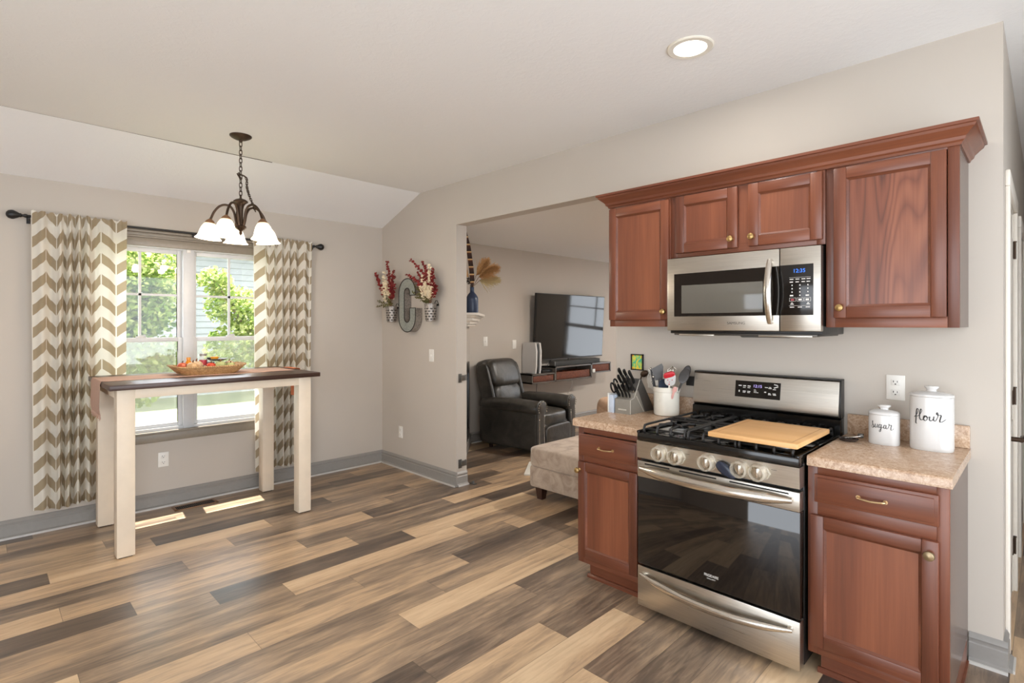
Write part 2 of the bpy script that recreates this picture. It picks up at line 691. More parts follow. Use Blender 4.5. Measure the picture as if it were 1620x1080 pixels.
def leaf_mat(name, c1, c2):
    t = NT(name)
    f = t.noise(t.coords(), 3.0, 3)
    c = t.ramp(f, [(0.35, c1), (0.65, c2)])
    df = t.n('ShaderNodeBsdfDiffuse')
    tl = t.n('ShaderNodeBsdfTranslucent')
    t.l(c, df.inputs[0])
    t.l(c, tl.inputs[0])
    mx = t.n('ShaderNodeMixShader')
    mx.inputs[0].default_value = 0.55
    t.l(df.outputs[0], mx.inputs[1])
    t.l(tl.outputs[0], mx.inputs[2])
    t.l(mx.outputs[0], t.out.inputs[0])
    return t.m


def art_mat():
    t = NT('bright_abstract_print')
    v = t.coords(scale=(26, 1, 20))
    f = t.noise(v, 1.0, 2, 0.5, 1.6)
    t.l(t.ramp(f, [(0.3, (60, 170, 150)), (0.42, (120, 200, 120)), (0.52, (240, 214, 60)), (0.62, (236, 160, 40)), (0.72, (200, 70, 40))]), t.b.inputs['Base Color'])
    t.set(Roughness=0.4)
    return t.m


def galv(name, c1, c2):
    t = NT(name)
    v = t.coords()
    g = t.n('ShaderNodeTexVoronoi')
    g.inputs['Scale'].default_value = 60
    t.l(v, g.inputs['Vector'])
    f = t.noise(v, 14, 4)
    k = t.math('ADD', t.math('MULTIPLY', g.outputs['Distance'], 0.5), t.math('MULTIPLY', f, 0.6))
    t.l(t.ramp(k, [(0.25, c1), (0.65, c2)]), t.b.inputs['Base Color'])
    t.set(Roughness=0.45, Metallic=0.55)
    return t.m


M = {}
M['wall'] = wall_mat('greige_wall_paint', (190, 181, 170))
M['ceiling'] = ceiling_mat()
M['floor'] = floor_mat()
M['base'] = plain('grey_trim_paint', (142, 138, 133), 0.4, var=0.03)
M['quarter'] = plain('pale_shoe_moulding', (196, 192, 186), 0.4, var=0.03)
M['taupe'] = plain('taupe_trim_paint', (136, 126, 112), 0.4, var=0.05)
M['vinyl'] = plain('white_window_vinyl', (206, 206, 206), 0.35, var=0.02)
M['doorwhite'] = plain('cream_door_paint', (226, 218, 206), 0.4, var=0.02)
M['glass'] = glass_pane('window_glass')
M['screen'] = glass_pane('insect_screen_mesh', haze=0.17, hazecol=(0.30, 0.32, 0.27, 1))
M['chevron'] = chevron()
M['black'] = plain('black_metal_paint', (22, 20, 19), 0.4, var=0.1)
M['bronze'] = plain('oil_rubbed_bronze', (74, 58, 46), 0.38, 0.75, var=0.2, scale=20)
M['bronze_light'] = plain('worn_bronze_collar', (150, 112, 82), 0.4, 0.6, var=0.15)
CH = ((56, 28, 18), (102, 55, 36), (134, 78, 52))
M['cherry'] = wood('cherry_stained_oak', *CH, axis='Z')
M['cherry_h'] = wood('cherry_stained_oak_rail', *CH, axis='X')
M['cherry_p'] = wood('cherry_stained_panel', (58, 29, 19), (112, 62, 41), (142, 85, 57), axis='Z', scale=6)
M['cherry_cath'] = wood('cathedral_grain_panel', (50, 27, 20), (114, 64, 45), (148, 92, 65), axis='Z', scale=7, cath=0.15)
M['cab_side'] = plain('grey_brown_cabinet_side', (92, 74, 66), 0.25, var=0.06, spec=0.35)
M['laminate'] = laminate()
M['brass'] = plain('antique_brass', (176, 146, 96), 0.32, 0.9, var=0.1)
M['pewter'] = plain('aged_pewter_knob', (150, 132, 104), 0.36, 0.85, var=0.1)
M['nickel'] = plain('champagne_pull_metal', (196, 168, 128), 0.3, 0.9, var=0.05)
M['steel'] = metal_brushed('brushed_stainless', (196, 190, 180), 0.30)
M['steel_hi'] = metal_brushed('polished_handle_steel', (214, 208, 198), 0.20)
M['steel_dark'] = metal_brushed('dark_steel_side', (92, 88, 84), 0.35)
M['enamel'] = plain('black_enamel', (16, 15, 14), 0.12, var=0.1, spec=0.6)
M['enamel_matte'] = plain('black_side_panel', (24, 22, 21), 0.35, var=0.1)
M['iron'] = plain('cast_iron_grate', (30, 28, 27), 0.42, var=0.2, scale=200, bump=0.1)
M['burner'] = plain('burner_cap_aluminium', (150, 148, 144), 0.4, 0.8)
M['ovenglass'] = plain('dark_oven_glass', (20, 15, 12), 0.04, var=0.05, spec=0.75)
M['microglass'] = plain('dark_microwave_glass', (22, 17, 14), 0.05, var=0.05, spec=0.6)
M['microscreen'] = plain('grey_microwave_mesh', (96, 92, 84), 0.10, var=0.04, scale=900, spec=0.6)
M['panelblack'] = plain('black_control_panel', (20, 16, 14), 0.12, var=0.05)
M['print'] = plain('pale_panel_printing', (216, 212, 206), 0.5, var=0.02)
M['printred'] = plain('red_panel_printing', (150, 60, 66), 0.5, var=0.02)
M['gap'] = plain('dark_gap', (14, 12, 11), 0.7)
M['white'] = plain('white_plastic', (228, 224, 216), 0.35, var=0.01)
M['slot'] = plain('outlet_slot_grey', (70, 66, 62), 0.6)
M['ceramic'] = plain('glazed_white_ceramic', (206, 203, 199), 0.10, var=0.01, spec=0.6)
M['stoneware'] = plain('cream_stoneware', (226, 220, 206), 0.22, var=0.02)
M['ink'] = plain('black_lettering', (22, 20, 20), 0.4)
M['creamwood'] = plain('cream_painted_wood', (222, 206, 184), 0.42, var=0.03, scale=12)
M['espresso'] = wood('espresso_table_top', (40, 24, 18), (62, 38, 28), (82, 52, 38), axis='Y', scale=10, rough=0.34, coat=0.1)
M['runner'] = plain('dusty_rose_burlap', (190, 156, 138), 0.9, var=0.16, scale=300, bump=0.3)
M['fringe_orange'] = plain('orange_napkin_cloth', (206, 120, 78), 0.9, var=0.1, scale=200)
M['wicker'] = wicker('natural_wicker', (134, 94, 54), (224, 186, 130), 40, 60)
M['wicker_red'] = wicker('red_brown_wicker', (58, 30, 20), (150, 84, 56), 60, 90)
M['leather'] = leather()
M['suede'] = suede()
M['espresso_leg'] = plain('dark_wood_leg', (58, 34, 26), 0.35)
M['nail'] = plain('nailhead_pewter', (186, 178, 164), 0.25, 0.9)
M['tvframe'] = plain('tv_bezel', (18, 18, 18), 0.3)
t_ = NT('tv_screen')
t_.set(Base_Color=srgb((12, 11, 11)), Roughness=0.06)
t_.b.inputs['IOR'].default_value = 1.6
M['tvscreen'] = t_.m
M['shelfgrey'] = wood('grey_brown_shelf', (62, 56, 50), (92, 84, 76), (118, 108, 98), axis='Y', scale=8, rough=0.35)
M['board'] = wood('bamboo_board', (196, 146, 92), (214, 166, 110), (226, 182, 128), axis='X', scale=14, rough=0.5, coat=0.0)
M['boardedge'] = wood('bamboo_groove', (166, 118, 70), (186, 138, 86), (198, 150, 98), axis='X', scale=14, rough=0.5, coat=0.0)
M['kbgrey'] = plain('grey_knife_block', (136, 130, 120), 0.4, var=0.04)
M['kbdark'] = plain('dark_knife_block_face', (78, 74, 70), 0.5)
M['kblight'] = plain('pale_block_edge', (190, 184, 172), 0.4)
M['handleblk'] = plain('black_knife_handle', (20, 19, 19), 0.28)
M['silicone_grey'] = plain('grey_nylon_utensil', (74, 70, 68), 0.4)
M['silicone_dark'] = plain('dark_nylon_utensil', (38, 37, 39), 0.35)
M['silicone_navy'] = plain('navy_nylon_utensil', (44, 52, 66), 0.3)
M['red'] = plain('red_silicone', (190, 34, 44), 0.4)
M['pink'] = plain('pale_pink_silicone', (232, 176, 166), 0.45)
M['galv'] = galv('galvanized_letter_face', (136, 142, 136), (166, 170, 162))
M['galv_side'] = galv('galvanized_letter_side', (110, 104, 98), (160, 152, 144))
M['galv_dark'] = plain('dark_metal_rim', (46, 40, 36), 0.5, 0.5)
M['berry'] = plain('dark_red_blossom', (122, 28, 26), 0.7, var=0.25, scale=60)
M['creamflower'] = plain('cream_blossom', (232, 216, 184), 0.7, var=0.08, scale=60)
M['olive'] = plain('olive_leaf', (96, 92, 48), 0.6, var=0.3, scale=50)
M['twig'] = plain('brown_twig', (112, 78, 50), 0.8, var=0.2)
M['navy'] = plain('matte_navy_vase', (44, 58, 84), 0.35, var=0.04)
M['pampas'] = plain('dried_pampas_grass', (198, 152, 100), 0.9, var=0.25, scale=60)
M['mantel'] = plain('white_mantel_paint', (224, 216, 204), 0.45, var=0.02)
M['firebox'] = plain('black_firebox', (18, 16, 15), 0.3)
M['rug'] = plain('pale_grey_rug', (206, 202, 192), 0.95, var=0.1, scale=90, bump=0.3)
M['gate'] = plain('grey_gate_metal', (120, 118, 114), 0.35, 0.8)
M['clearplastic'] = glass_pane('clear_child_cover', tint=(0.97, 0.95, 0.9, 1), haze=0.30, hazecol=(0.9, 0.86, 0.78, 1), ior=1.5)
M['bluewhite'] = plain('pale_blue_box', (190, 200, 214), 0.35, var=0.06)
M['lawn'] = plain('sunny_lawn', (92, 98, 68), 0.9, var=0.35, scale=2.0)
M['siding'] = siding_mat()
M['leafA'] = leaf_mat('tree_leaf', (88, 116, 52), (146, 164, 88))
M['leafB'] = leaf_mat('tree_leaf_light', (150, 166, 96), (190, 196, 134))
M['bark'] = plain('grey_bark', (110, 96, 80), 0.9, var=0.2)
M['roof'] = plain('grey_shingle', (120, 116, 112), 0.9, var=0.2, scale=20)
t_ = NT('lit_frosted_shade')
sz_ = t_.n('ShaderNodeSeparateXYZ')
t_.l(t_.coords(), sz_.inputs[0])
fz_ = t_.math('MULTIPLY_ADD', sz_.outputs[2], -12.0, -6.9)
t_.l(t_.ramp(fz_, [(0.0, (214, 160, 112)), (0.35, (255, 226, 190)), (0.7, (255, 244, 226))]), t_.b.inputs['Emission Color'])
t_.set(Base_Color=srgb((220, 205, 180)), Roughness=0.4)
t_.val(t_.b.inputs['Emission Strength'], t_.math('ADD', 0.5, t_.math('MULTIPLY', t_.math('MAXIMUM', fz_, 0.0), 2.2)))
M['lampglass'] = t_.m
M['lens'] = emit('lit_downlight_lens', (255, 246, 232), 6.0)
M['bluedigits'] = emit('blue_clock_digits', (60, 130, 255), 2.0)
M['violetdigits'] = emit('pale_violet_clock_digits', (196, 180, 255), 1.4)
# ================================================================ THE SETTING
XW = -3.897          # window / television wall
XJ, XE, XR = -2.657, -0.962, 0.955   # opening jamb, opening end, right end of the range wall
ZL, ZK, XC = 2.467, 2.72, -3.21      # window-wall height, flat ceiling height, ceiling crease
YB, YT = -6.2, 5.6

# ---- floor: one mesh of planks running along Y, each face carries its own stain tone
random.seed(11)
fx0 = FLOOR_X0
known = {}
KNOWN_PLANKS = {}   # row -> list of (y_start, tone) filled below


def build_floor():
    verts, faces, tones, seeds, plens, uvs = [], [], [], [], [], []
    row = 0
    x = fx0
    while x < 2.52:
        y = YB
        js = []
        kr = KNOWN_PLANKS.get(row)
        first = random.uniform(0.2, 1.22)
        cuts = [YB, YB + first]
        while cuts[-1] < YT:
            cuts.append(cuts[-1] + 1.22)
        segs = []
        if kr:
            ys = [q[0] for q in kr]
            c0 = ys[0]
            pre = []
            while c0 > YB:
                c0 -= 1.22
                pre.append(c0)
            for q in reversed(pre):
                segs.append((q, None))
            segs += kr
            c1 = ys[-1] + 1.22
            while c1 < YT:
                segs.append((c1, None))
                c1 += 1.22
        else:
            segs = [(q, None) for q in cuts[:-1]]
        for i, (y0, tn) in enumerate(segs):
            y1 = segs[i + 1][0] if i + 1 < len(segs) else YT
            rt = random.choice((0.16, 0.3, 0.45, 0.52, 0.6, 0.78, 0.86))
            sdv = random.random()
            if tn is None:
                tn = rt
            y0c, y1c = max(y0, YB), min(y1, YT)
            if y1c - y0c < 0.01:
                continue
            o = len(verts)
            verts += [(x, y0c, 0), (x + PLANK_W, y0c, 0), (x + PLANK_W, y1c, 0), (x, y1c, 0)]
            faces.append((o, o + 1, o + 2, o + 3))
            tones.append(tn)
            seeds.append(sdv)
            plens.append(y1c - y0c)
            uvs.append([(0, 0), (PLANK_W, 0), (PLANK_W, y1c - y0c), (0, y1c - y0c)])
        x += PLANK_W
        row += 1
    # a slab underneath gives the floor its thickness
    o = len(verts)
    X0, X1 = fx0, x
    verts += [(X0, YB, -0.06), (X1, YB, -0.06), (X1, YT, -0.06), (X0, YT, -0.06)]
    faces.append((o + 3, o + 2, o + 1, o))
    tones.append(0.4); seeds.append(0.5); plens.append(9.0); uvs.append([(0.05, 1)] * 4)
    me = bpy.data.meshes.new('floor')
    me.from_pydata(verts, [], faces)
    ul = me.uv_layers.new(name='UVMap')
    for p, u in zip(me.polygons, uvs):
        for li, q in zip(p.loop_indices, u):
            ul.data[li].uv = q
    for nm, arr in (('tone', tones), ('seed', seeds), ('plen', plens)):
        at = me.attributes.new(nm, 'FLOAT', 'FACE')
        at.data.foreach_set('value', arr)
    me.materials.append(M['floor'])
    ob = bpy.data.objects.new('floor', me)
    COL.objects.link(ob)
    WM[ob.name] = Matrix.Identity(4)
    ob['kind'] = 'structure'
    return ob


KNOWN_PLANKS.update(FLOOR_KNOWN) if 'FLOOR_KNOWN' in globals() else None
floor = build_floor()

# ---- window wall with its hole
WY0, WY1, WZ0, WZ1 = -2.43, -1.16, 0.60, 2.075
XO = XW - 0.135
mb = MB()
mb.box(XO, YB, -0.06, XW, WY0, ZL + 0.3)
mb.box(XO, WY1, -0.06, XW, YT + 0.12, ZL + 0.3)
mb.box(XO, WY0, -0.06, XW, WY1, WZ0)
mb.box(XO, WY0, WZ1, XW, WY1, ZL + 0.3)
wall_left = struct(mb, 'wall_left', M['wall'])

# ---- range wall with the wide opening; its top follows the sloped ceiling
mb = MB()
mb.prism([(XW, 0), (XJ, 0), (XJ, 2.344), (XE, 2.344), (XE, 0), (XR, 0), (XR, ZK + 0.02), (XC, ZK + 0.02), (XW, ZL + 0.02)], 0.0, 0.12, 'XZ')
wall_back = struct(mb, 'wall_back', M['wall'], smooth=0)
# ---- hallway side of the range wall (doorway Y 0.20 .. 0.96)
mb = MB()
mb.box(XR - 0.12, 0.12, 0, XR, 0.20, ZK + 0.02)
mb.box(XR - 0.12, 0.96, 0, XR, YT, ZK + 0.02)
mb.box(XR - 0.12, 0.20, 2.0605, XR, 0.96, ZK + 0.02)
struct(mb, 'wall_hall', M['wall'])
mb = MB()
mb.box(XR, 3.2, 0, 2.4, 3.32, ZK + 0.02)
struct(mb, 'wall_hall_end', M['wall'])
# ---- rear and right kitchen walls behind the camera, with openings added for daylight
XK = 2.4
mb = MB()
mb.box(XO, YB - 0.12, 0, -0.9, YB, ZK + 0.02)
mb.box(2.3, YB - 0.12, 0, XK + 0.12, YB, ZK + 0.02)
mb.box(-0.9, YB - 0.12, 2.3, 2.3, YB, ZK + 0.02)
struct(mb, 'wall_rear', M['wall'])
mb = MB()
mb.box(XK, YB, 0, XK + 0.12, -4.6, ZK + 0.02)
mb.box(XK, -0.3, 0, XK + 0.12, YT, ZK + 0.02)
mb.box(XK, -4.6, 0, XK + 0.12, -0.3, 0.2)
mb.box(XK, -4.6, 2.3, XK + 0.12, -0.3, ZK + 0.02)
struct(mb, 'wall_right', M['wall'])
# ---- living room far wall with the window the television mirrors
LY = YT
L0, L1, LZ0, LZ1 = -3.0, -1.55, 0.55, 1.98
mb = MB()
mb.box(XW, LY, 0, L0, LY + 0.12, 2.5)
mb.box(L1, LY, 0, XR - 0.12, LY + 0.12, 2.5)
mb.box(L0, LY, 0, L1, LY + 0.12, LZ0)
mb.box(L0, LY, LZ1, L1, LY + 0.12, 2.5)
struct(mb, 'wall_living', M['wall'])
# ---- diagonal chimney breast in the living-room corner
FD0, FD1 = Vector((-2.80, 0.12)), Vector((XW, 1.217))
mb = MB()
mb.prism([(FD0.x, FD0.y), (FD1.x, FD1.y), (XW, 0.12)], 0, 2.44, 'XY')
struct(mb, 'wall_chimney', M['wall'], smooth=0)

# ---- ceilings
mb = MB()
mb.box(XC, YB, ZK, 2.4, 0.0, ZK + 0.12)
mb.box(XR, 0.0, ZK, 2.4, YT, ZK + 0.12)
mb.prism([(XC, ZK), (XW, ZL), (XO, ZL + 0.02), (XO, ZL + 0.3), (XC, ZK + 0.12)], YB, 0.0, 'XZ')
mb.box(XC, 0.0, ZK + 0.02, XR, 0.12, ZK + 0.12)
mb.box(XO, 0.12, 2.44, XR - 0.06, YT + 0.12, 2.56)
ceiling = struct(mb, 'ceiling', M['ceiling'], smooth=0)
mb = MB()
pts = []
y = -3.4
while y < -1.32:
    pts.append((XC - 0.001, y, ZK - 0.0005 - 0.0015 * math.sin(y * 3)))
    y += 0.1
mb.tube(pts, [0.0012 + 0.0016 * i / len(pts) for i in range(len(pts))], 6)
o = mb.build('drywall_crack', plain('hairline_crack', (104, 92, 80), 0.9), ceiling)
tag(o, 'dark hairline crack along the ceiling crease')


# ---- baseboards (profile extruded; inward normal given by the plane)
def base_profile(s=1, h=0.125):
    return [(0, 0), (0.030 * s, 0), (0.030 * s, 0.012), (0.016 * s, 0.022), (0.016 * s, h * 0.66), (0.012 * s, h * 0.70), (0.012 * s, h * 0.80), (0.015 * s, h * 0.84), (0.008 * s, h * 0.96), (0, h)]


def baseboard(name, kind, at, a0, a1, s):
    """kind 'x': on a plane X=at running along Y; kind 'y': on a plane Y=at running along X"""
    m2 = MB()
    pr = base_profile(s)
    if kind == 'x':
        m2.prism([(at + u, w) for u, w in pr], a0, a1, 'XZ')
    else:
        m2.prism([(at + u, w) for u, w in pr], a0, a1, 'YZ')
    o = struct(m2, name, M['base'])
    m3 = MB()
    if kind == 'x':
        m3.box(at + 0.029 * s, a0, 0, at + 0.036 * s, a1, 0.013)
    else:
        m3.box(a0, at + 0.029 * s, 0, a1, at + 0.036 * s, 0.013)
    m3.build('shoe_moulding', M['quarter'], o)
    return o


baseboard('baseboard_left', 'x', XW, YB, 0.0, 1)
baseboard('baseboard_living', 'x', XW, 1.217, YT, 1)
baseboard('baseboard_back', 'y', 0.0, XW, XJ + 0.016, -1)
baseboard('baseboard_jamb', 'x', XJ, 0.0, 0.12, 1)
baseboard('baseboard_range', 'y', 0.0, 0.846, XR + 0.016, -1)
baseboard('baseboard_hall', 'x', XR, 0.0, 0.135, 1)
mb = MB()
dd = (FD1 - FD0).normalized()
nn_ = Vector((dd.y, -dd.x)) * -1
if nn_.dot(Vector((1, 1))) < 0: nn_ = -nn_
a_, b_ = FD0, FD1
q = nn_ * 0.016
mb.prism([(a_.x, a_.y), (a_.x + q.x, a_.y + q.y), (b_.x + q.x, b_.y + q.y), (b_.x, b_.y)], 0, 0.125, 'XY')
struct(mb, 'baseboard_chimney', M['base'])

# ---- window 1 (a mulled pair of double-hung sashes)
mb = MB()
XG = XW - 0.055
CL0, CL1, CR0, CR1 = -2.375, -1.875, -1.735, -1.215     # glass openings
# outer frame and mullion
mb.box(XO + 0.02, WY0, WZ0, XW - 0.012, CL0 - 0.035, WZ1)
mb.box(XO + 0.02, CR1 + 0.035, WZ0, XW - 0.012, WY1, WZ1)
mb.box(XO + 0.02, WY0, WZ1 - 0.02, XW - 0.012, WY1, WZ1)
mb.box(XO + 0.02, WY0, WZ0, XW - 0.012, WY1, WZ0 + 0.025)
mb.box(XO + 0.02, -1.845, WZ0, XW - 0.006, -1.765, WZ1, 0.006)
window_1 = struct(mb, 'window_1', M['vinyl'])
for (y0, y1, ym) in ((CL0, CL1, -2.128), (CR0, CR1, -1.478)):
    up = MB()
    up.box(XG - 0.035, y0 - 0.035, 1.315, XG - 0.010, y0, 2.06, 0.003)
    up.box(XG - 0.035, y1, 1.315, XG - 0.010, y1 + 0.035, 2.06, 0.003)
    up.box(XG - 0.035, y0, 2.022, XG - 0.010, y1, 2.06, 0.003)
    up.box(XG - 0.035, y0, 1.315, XG - 0.010, y1, 1.345, 0.003)
    up.box(XG - 0.030, ym - 0.009, 1.345, XG - 0.016, ym + 0.009, 2.022)
    up.box(XG - 0.030, y0, 1.678, XG - 0.016, y1, 1.696)
    up.build('upper_sash', M['vinyl'], window_1)
    lo = MB()
    lo.box(XG - 0.010, y0 - 0.035, 0.62, XG + 0.018, y0, 1.345, 0.003)
    lo.box(XG - 0.010, y1, 0.62, XG + 0.018, y1 + 0.035, 1.345, 0.003)
    lo.box(XG - 0.010, y0, 1.31, XG + 0.018, y1, 1.345, 0.003)
    lo.box(XG - 0.010, y0, 0.62, XG + 0.018, y1, 0.655, 0.003)
    lsh = lo.build('lower_sash', M['vinyl'], window_1)
    lk = MB()
    lk.box(XG + 0.000, (y0 + y1) / 2 - 0.035, 1.345, XG + 0.016, (y0 + y1) / 2 + 0.035, 1.356, 0.003)
    lk.cyl((XG + 0.008, (y0 + y1) / 2 - 0.02, 1.356), (XG + 0.008, (y0 + y1) / 2 + 0.03, 1.364), 0.006)
    lk.build('sash_lock', M['vinyl'], lsh)
    g = MB().box(XG - 0.024, y0, 1.345, XG - 0.021, y1, 2.022)
    g.build('upper_glass', M['glass'], window_1)
    g = MB().box(XG + 0.002, y0, 0.655, XG + 0.005, y1, 1.31)
    g.build('lower_glass', M['glass'], window_1)
    s_ = MB().box(XG - 0.047, y0, 0.635, XG - 0.0462, y1, 1.315)
    s_.build('insect_screen', M['screen'], window_1)
sn = MB()
sn.box(XW - 0.012, -1.822, 2.035, XW + 0.004, -1.792, 2.062, 0.004)
sn.cyl((XW + 0.004, -1.807, 2.048), (XW + 0.010, -1.807, 2.048), 0.007)
o = sn.build('alarm_sensor', M['white'], window_1)
# painted casing round the window
mb = MB()
for (y0, y1) in ((WY0 - 0.075, WY0 + 0.01), (WY1 - 0.01, WY1 + 0.075)):
    mb.box(XW, y0, 0.60, XW + 0.018, y1, 2.075, 0.004)
mb.box(XW, WY0 - 0.075, 2.062, XW + 0.018, WY1 + 0.075, 2.125, 0.003)
mb.box(XW, WY0 - 0.085, 2.125, XW + 0.028, WY1 + 0.085, 2.140, 0.004)
mb.box(XW, WY0 - 0.080, 2.140, XW + 0.022, WY1 + 0.080, 2.165, 0.004)
mb.box(XW, WY0 - 0.095, 2.165, XW + 0.038, WY1 + 0.095, 2.185, 0.005)
mb.box(XO + 0.03, WY0 + 0.0, 0.592, XW + 0.010, WY1 - 0.0, 0.602, 0.003)
mb.box(XW, WY0 - 0.095, 0.585, XW + 0.026, WY1 + 0.095, 0.604, 0.005)
mb.box(XW, WY0 - 0.075, 0.520, XW + 0.018, WY1 + 0.075, 0.585, 0.004)
struct(mb, 'trim_1', M['taupe'])

# ---- window 2 in the far living-room wall
mb = MB()
yy0, yy1 = LY + 0.03, LY + 0.07
mb.box(L0, yy0, LZ0, L0 + 0.06, yy1, LZ1); mb.box(L1 - 0.06, yy0, LZ0, L1, yy1, LZ1)
mb.box(L0, yy0, LZ0, L1, yy1, LZ0 + 0.06); mb.box(L0, yy0, LZ1 - 0.06, L1, yy1, LZ1)
mb.box(L0, yy0, 1.19, L1, yy1, 1.26)
mb.box((L0 + L1) / 2 - 0.012, yy0 + .01, 1.26, (L0 + L1) / 2 + 0.012, yy1 - .01, LZ1)
mb.box(L0 + .36 - 0.012, yy0 + .01, 1.26, L0 + .36 + 0.012, yy1 - .01, LZ1)
mb.box(L0, yy0 + .01, 1.60, L1, yy1 - .01, 1.624)
window_2 = struct(mb, 'window_2', M['vinyl'])
MB().box(L0 + .06, LY + 0.045, LZ0 + .06, L1 - .06, LY + 0.049, LZ1 - .06).build('glass_pane', M['glass'], window_2)

# ---- door 1 on the hallway side of the range wall
mb = MB()
mb.box(XR - 0.040, 0.215, 0.012, XR - 0.004, 0.945, 2.045, 0.003)
for z0, z1 in ((0.25, 0.95), (1.10, 1.90)):
    for y0, y1 in ((0.32, 0.53), (0.63, 0.84)):
        mb.box(XR - 0.006, y0, z0, XR + 0.002, y1, z1, 0.006)
door_1 = struct(mb, 'door_1', M['doorwhite'])
for z in (1.85, 1.06, 0.25):
    h = MB()
    h.cyl((XR + 0.006, 0.950, z - 0.045), (XR + 0.006, 0.950, z + 0.045), 0.006, 10)
    h.box(XR - 0.003, 0.915, z - 0.044, XR + 0.002, 0.948, z + 0.044)
    h.box(XR - 0.02, 0.952, z - 0.044, XR + 0.003, 0.956, z + 0.044)
    h.cyl((XR + 0.006, 0.950, z + 0.045), (XR + 0.006, 0.950, z + 0.051), 0.008, 10)
    h.build('hinge', M['bronze'], door_1)
h = MB()
h.cyl((XR - 0.004, 0.285, 0.93), (XR + 0.010, 0.285, 0.93), 0.032, 20)
h.cyl((XR + 0.010, 0.285, 0.93), (XR + 0.048, 0.285, 0.93), 0.011, 14)
h.tube([(XR + 0.048, 0.275, 0.93), (XR + 0.054, 0.31, 0.931), (XR + 0.054, 0.36, 0.930), (XR + 0.050, 0.40, 0.926)], [0.011, 0.012, 0.011, 0.009], 12)
h.build('lever_handle', M['bronze'], door_1)
mb = MB()
mb.box(XR, 0.135, 0, XR + 0.017, 0.205, 2.0545, 0.004)
mb.box(XR, 0.955, 0, XR + 0.017, 1.030, 2.0545, 0.004)
mb.box(XR, 0.135, 2.055, XR + 0.017, 1.030, 2.125, 0.004)
mb.box(XR - 0.12, 0.20, 0, XR + .0005, 0.214, 2.06); mb.box(XR - 0.12, 0.946, 0, XR + .0005, 0.96, 2.06); mb.box(XR - 0.12, 0.214, 2.046, XR + .0005, 0.946, 2.06)
struct(mb, 'trim_2', M['doorwhite'])
# second doorway further down the hall
mb = MB()
mb.box(XR, 1.55, 0, XR + 0.017, 1.625, 2.0545, 0.004)
mb.box(XR, 2.36, 0, XR + 0.017, 2.435, 2.0545, 0.004)
mb.box(XR, 1.55, 2.055, XR + 0.017, 2.435, 2.125, 0.004)
struct(mb, 'trim_3', M['doorwhite'])
mb = MB()
mb.box(XR - 0.003, 1.63, 0.012, XR + 0.006, 2.355, 2.05, 0.003)
for z0, z1 in ((0.25, 0.95), (1.10, 1.90)):
    for y0, y1 in ((1.73, 1.94), (2.04, 2.25)):
        mb.box(XR + 0.002, y0, z0, XR + 0.010, y1, z1, 0.006)
struct(mb, 'door_2', M['doorwhite'])

# ================================================================ OUTSIDE
mb = MB()
mb.box(-40, -14, -0.55, XO, 22, -0.45)
lawn = struct(mb, 'lawn', M['lawn'])
mb = MB()
mb.box(XO - 0.34, YB, ZL + 0.02, XO, YT, ZL + 0.12)
mb.box(XO - 0.36, YB, ZL - 0.05, XO - 0.34, YT, ZL + 0.14)
struct(mb, 'roof_eave', M['vinyl'])
# neighbour's house, lap siding
nb = thing('neighbor_house', (-15.0, 3.5, -0.45), 'white lap sided neighboring house outside the window', 'house')
mb = MB()
prof = []
z = -0.45
NH = 3.7
while z < NH:
    prof += [(-15.0 + 0.0, z), (-15.0 - 0.022, z + 0.165)]
    z += 0.165
poly = prof + [(-19.0, z), (-19.0, -0.45)]
mb.prism(poly, -1.7, 12.0, 'XZ')
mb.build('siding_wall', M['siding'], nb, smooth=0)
mb = MB()
mb.box(-15.06, -1.86, -0.45, -14.94, -1.70, NH)
mb.build('corner_board', M['vinyl'], nb)
mb = MB()
mb.prism([(-14.4, NH - 0.1), (-17.0, NH + 1.3), (-19.6, NH - 0.1), (-19.6, NH + 0.05), (-17.0, NH + 1.5), (-14.4, NH + 0.05)], -2.2, 12.4, 'XZ')
mb.build('roof', M['roof'], nb, smooth=0)


def tree(loc, label, h, blobs, nleaf, mats, seed, leaf=0.10):
    rnd = random.Random(seed)
    t = thing('leafy_tree', loc, label, 'tree', 'trees outside the window')
    m = MB()
    base = Vector(loc)
    m.tube([base, base + Vector((0.05, 0.03, h * 0.3)), base + Vector((-0.04, 0.1, h * 0.55)), base + Vector((0, 0.1, h * 0.8))], [0.11, 0.09, 0.06, 0.03], 8)
    for bc, br in blobs:
        m.tube([base + Vector((0, 0.05, h * 0.35)), (base + Vector((0, 0.05, h * 0.4)) + (base + Vector(bc))) / 2 + Vector((0, 0, 0.1)), base + Vector(bc)], [0.04, 0.025, 0.01], 6)
    m.build('trunk', M['bark'], t)
    tot = sum(r ** 2 for _, r in blobs)
    ms = [MB(), MB()]
    for bc, br in blobs:
        cnt = int(nleaf * br ** 2 / tot)
        for _ in range(cnt):
            d = Vector((rnd.gauss(0, 1), rnd.gauss(0, 1), rnd.gauss(0, 1))).normalized()
            rr = br * (rnd.random() ** 0.45)
            p = base + Vector(bc) + Vector((d.x * rr, d.y * rr, d.z * rr * 0.8))
            s = leaf * rnd.uniform(0.6, 1.3)
            a = Vector((rnd.gauss(0, 1), rnd.gauss(0, 1), rnd.gauss(0, .6))).normalized()
            b = a.orthogonal().normalized() * s * 0.32
            a = a * s * 0.5
            k = 0 if rnd.random() < 0.62 else 1
            ms[k].add([p - a, p + b, p + a, p - b], [(0, 1, 2, 3)])
    for k in (0, 1):
        ms[k].build('foliage', mats[k], t, smooth=0)
    return t


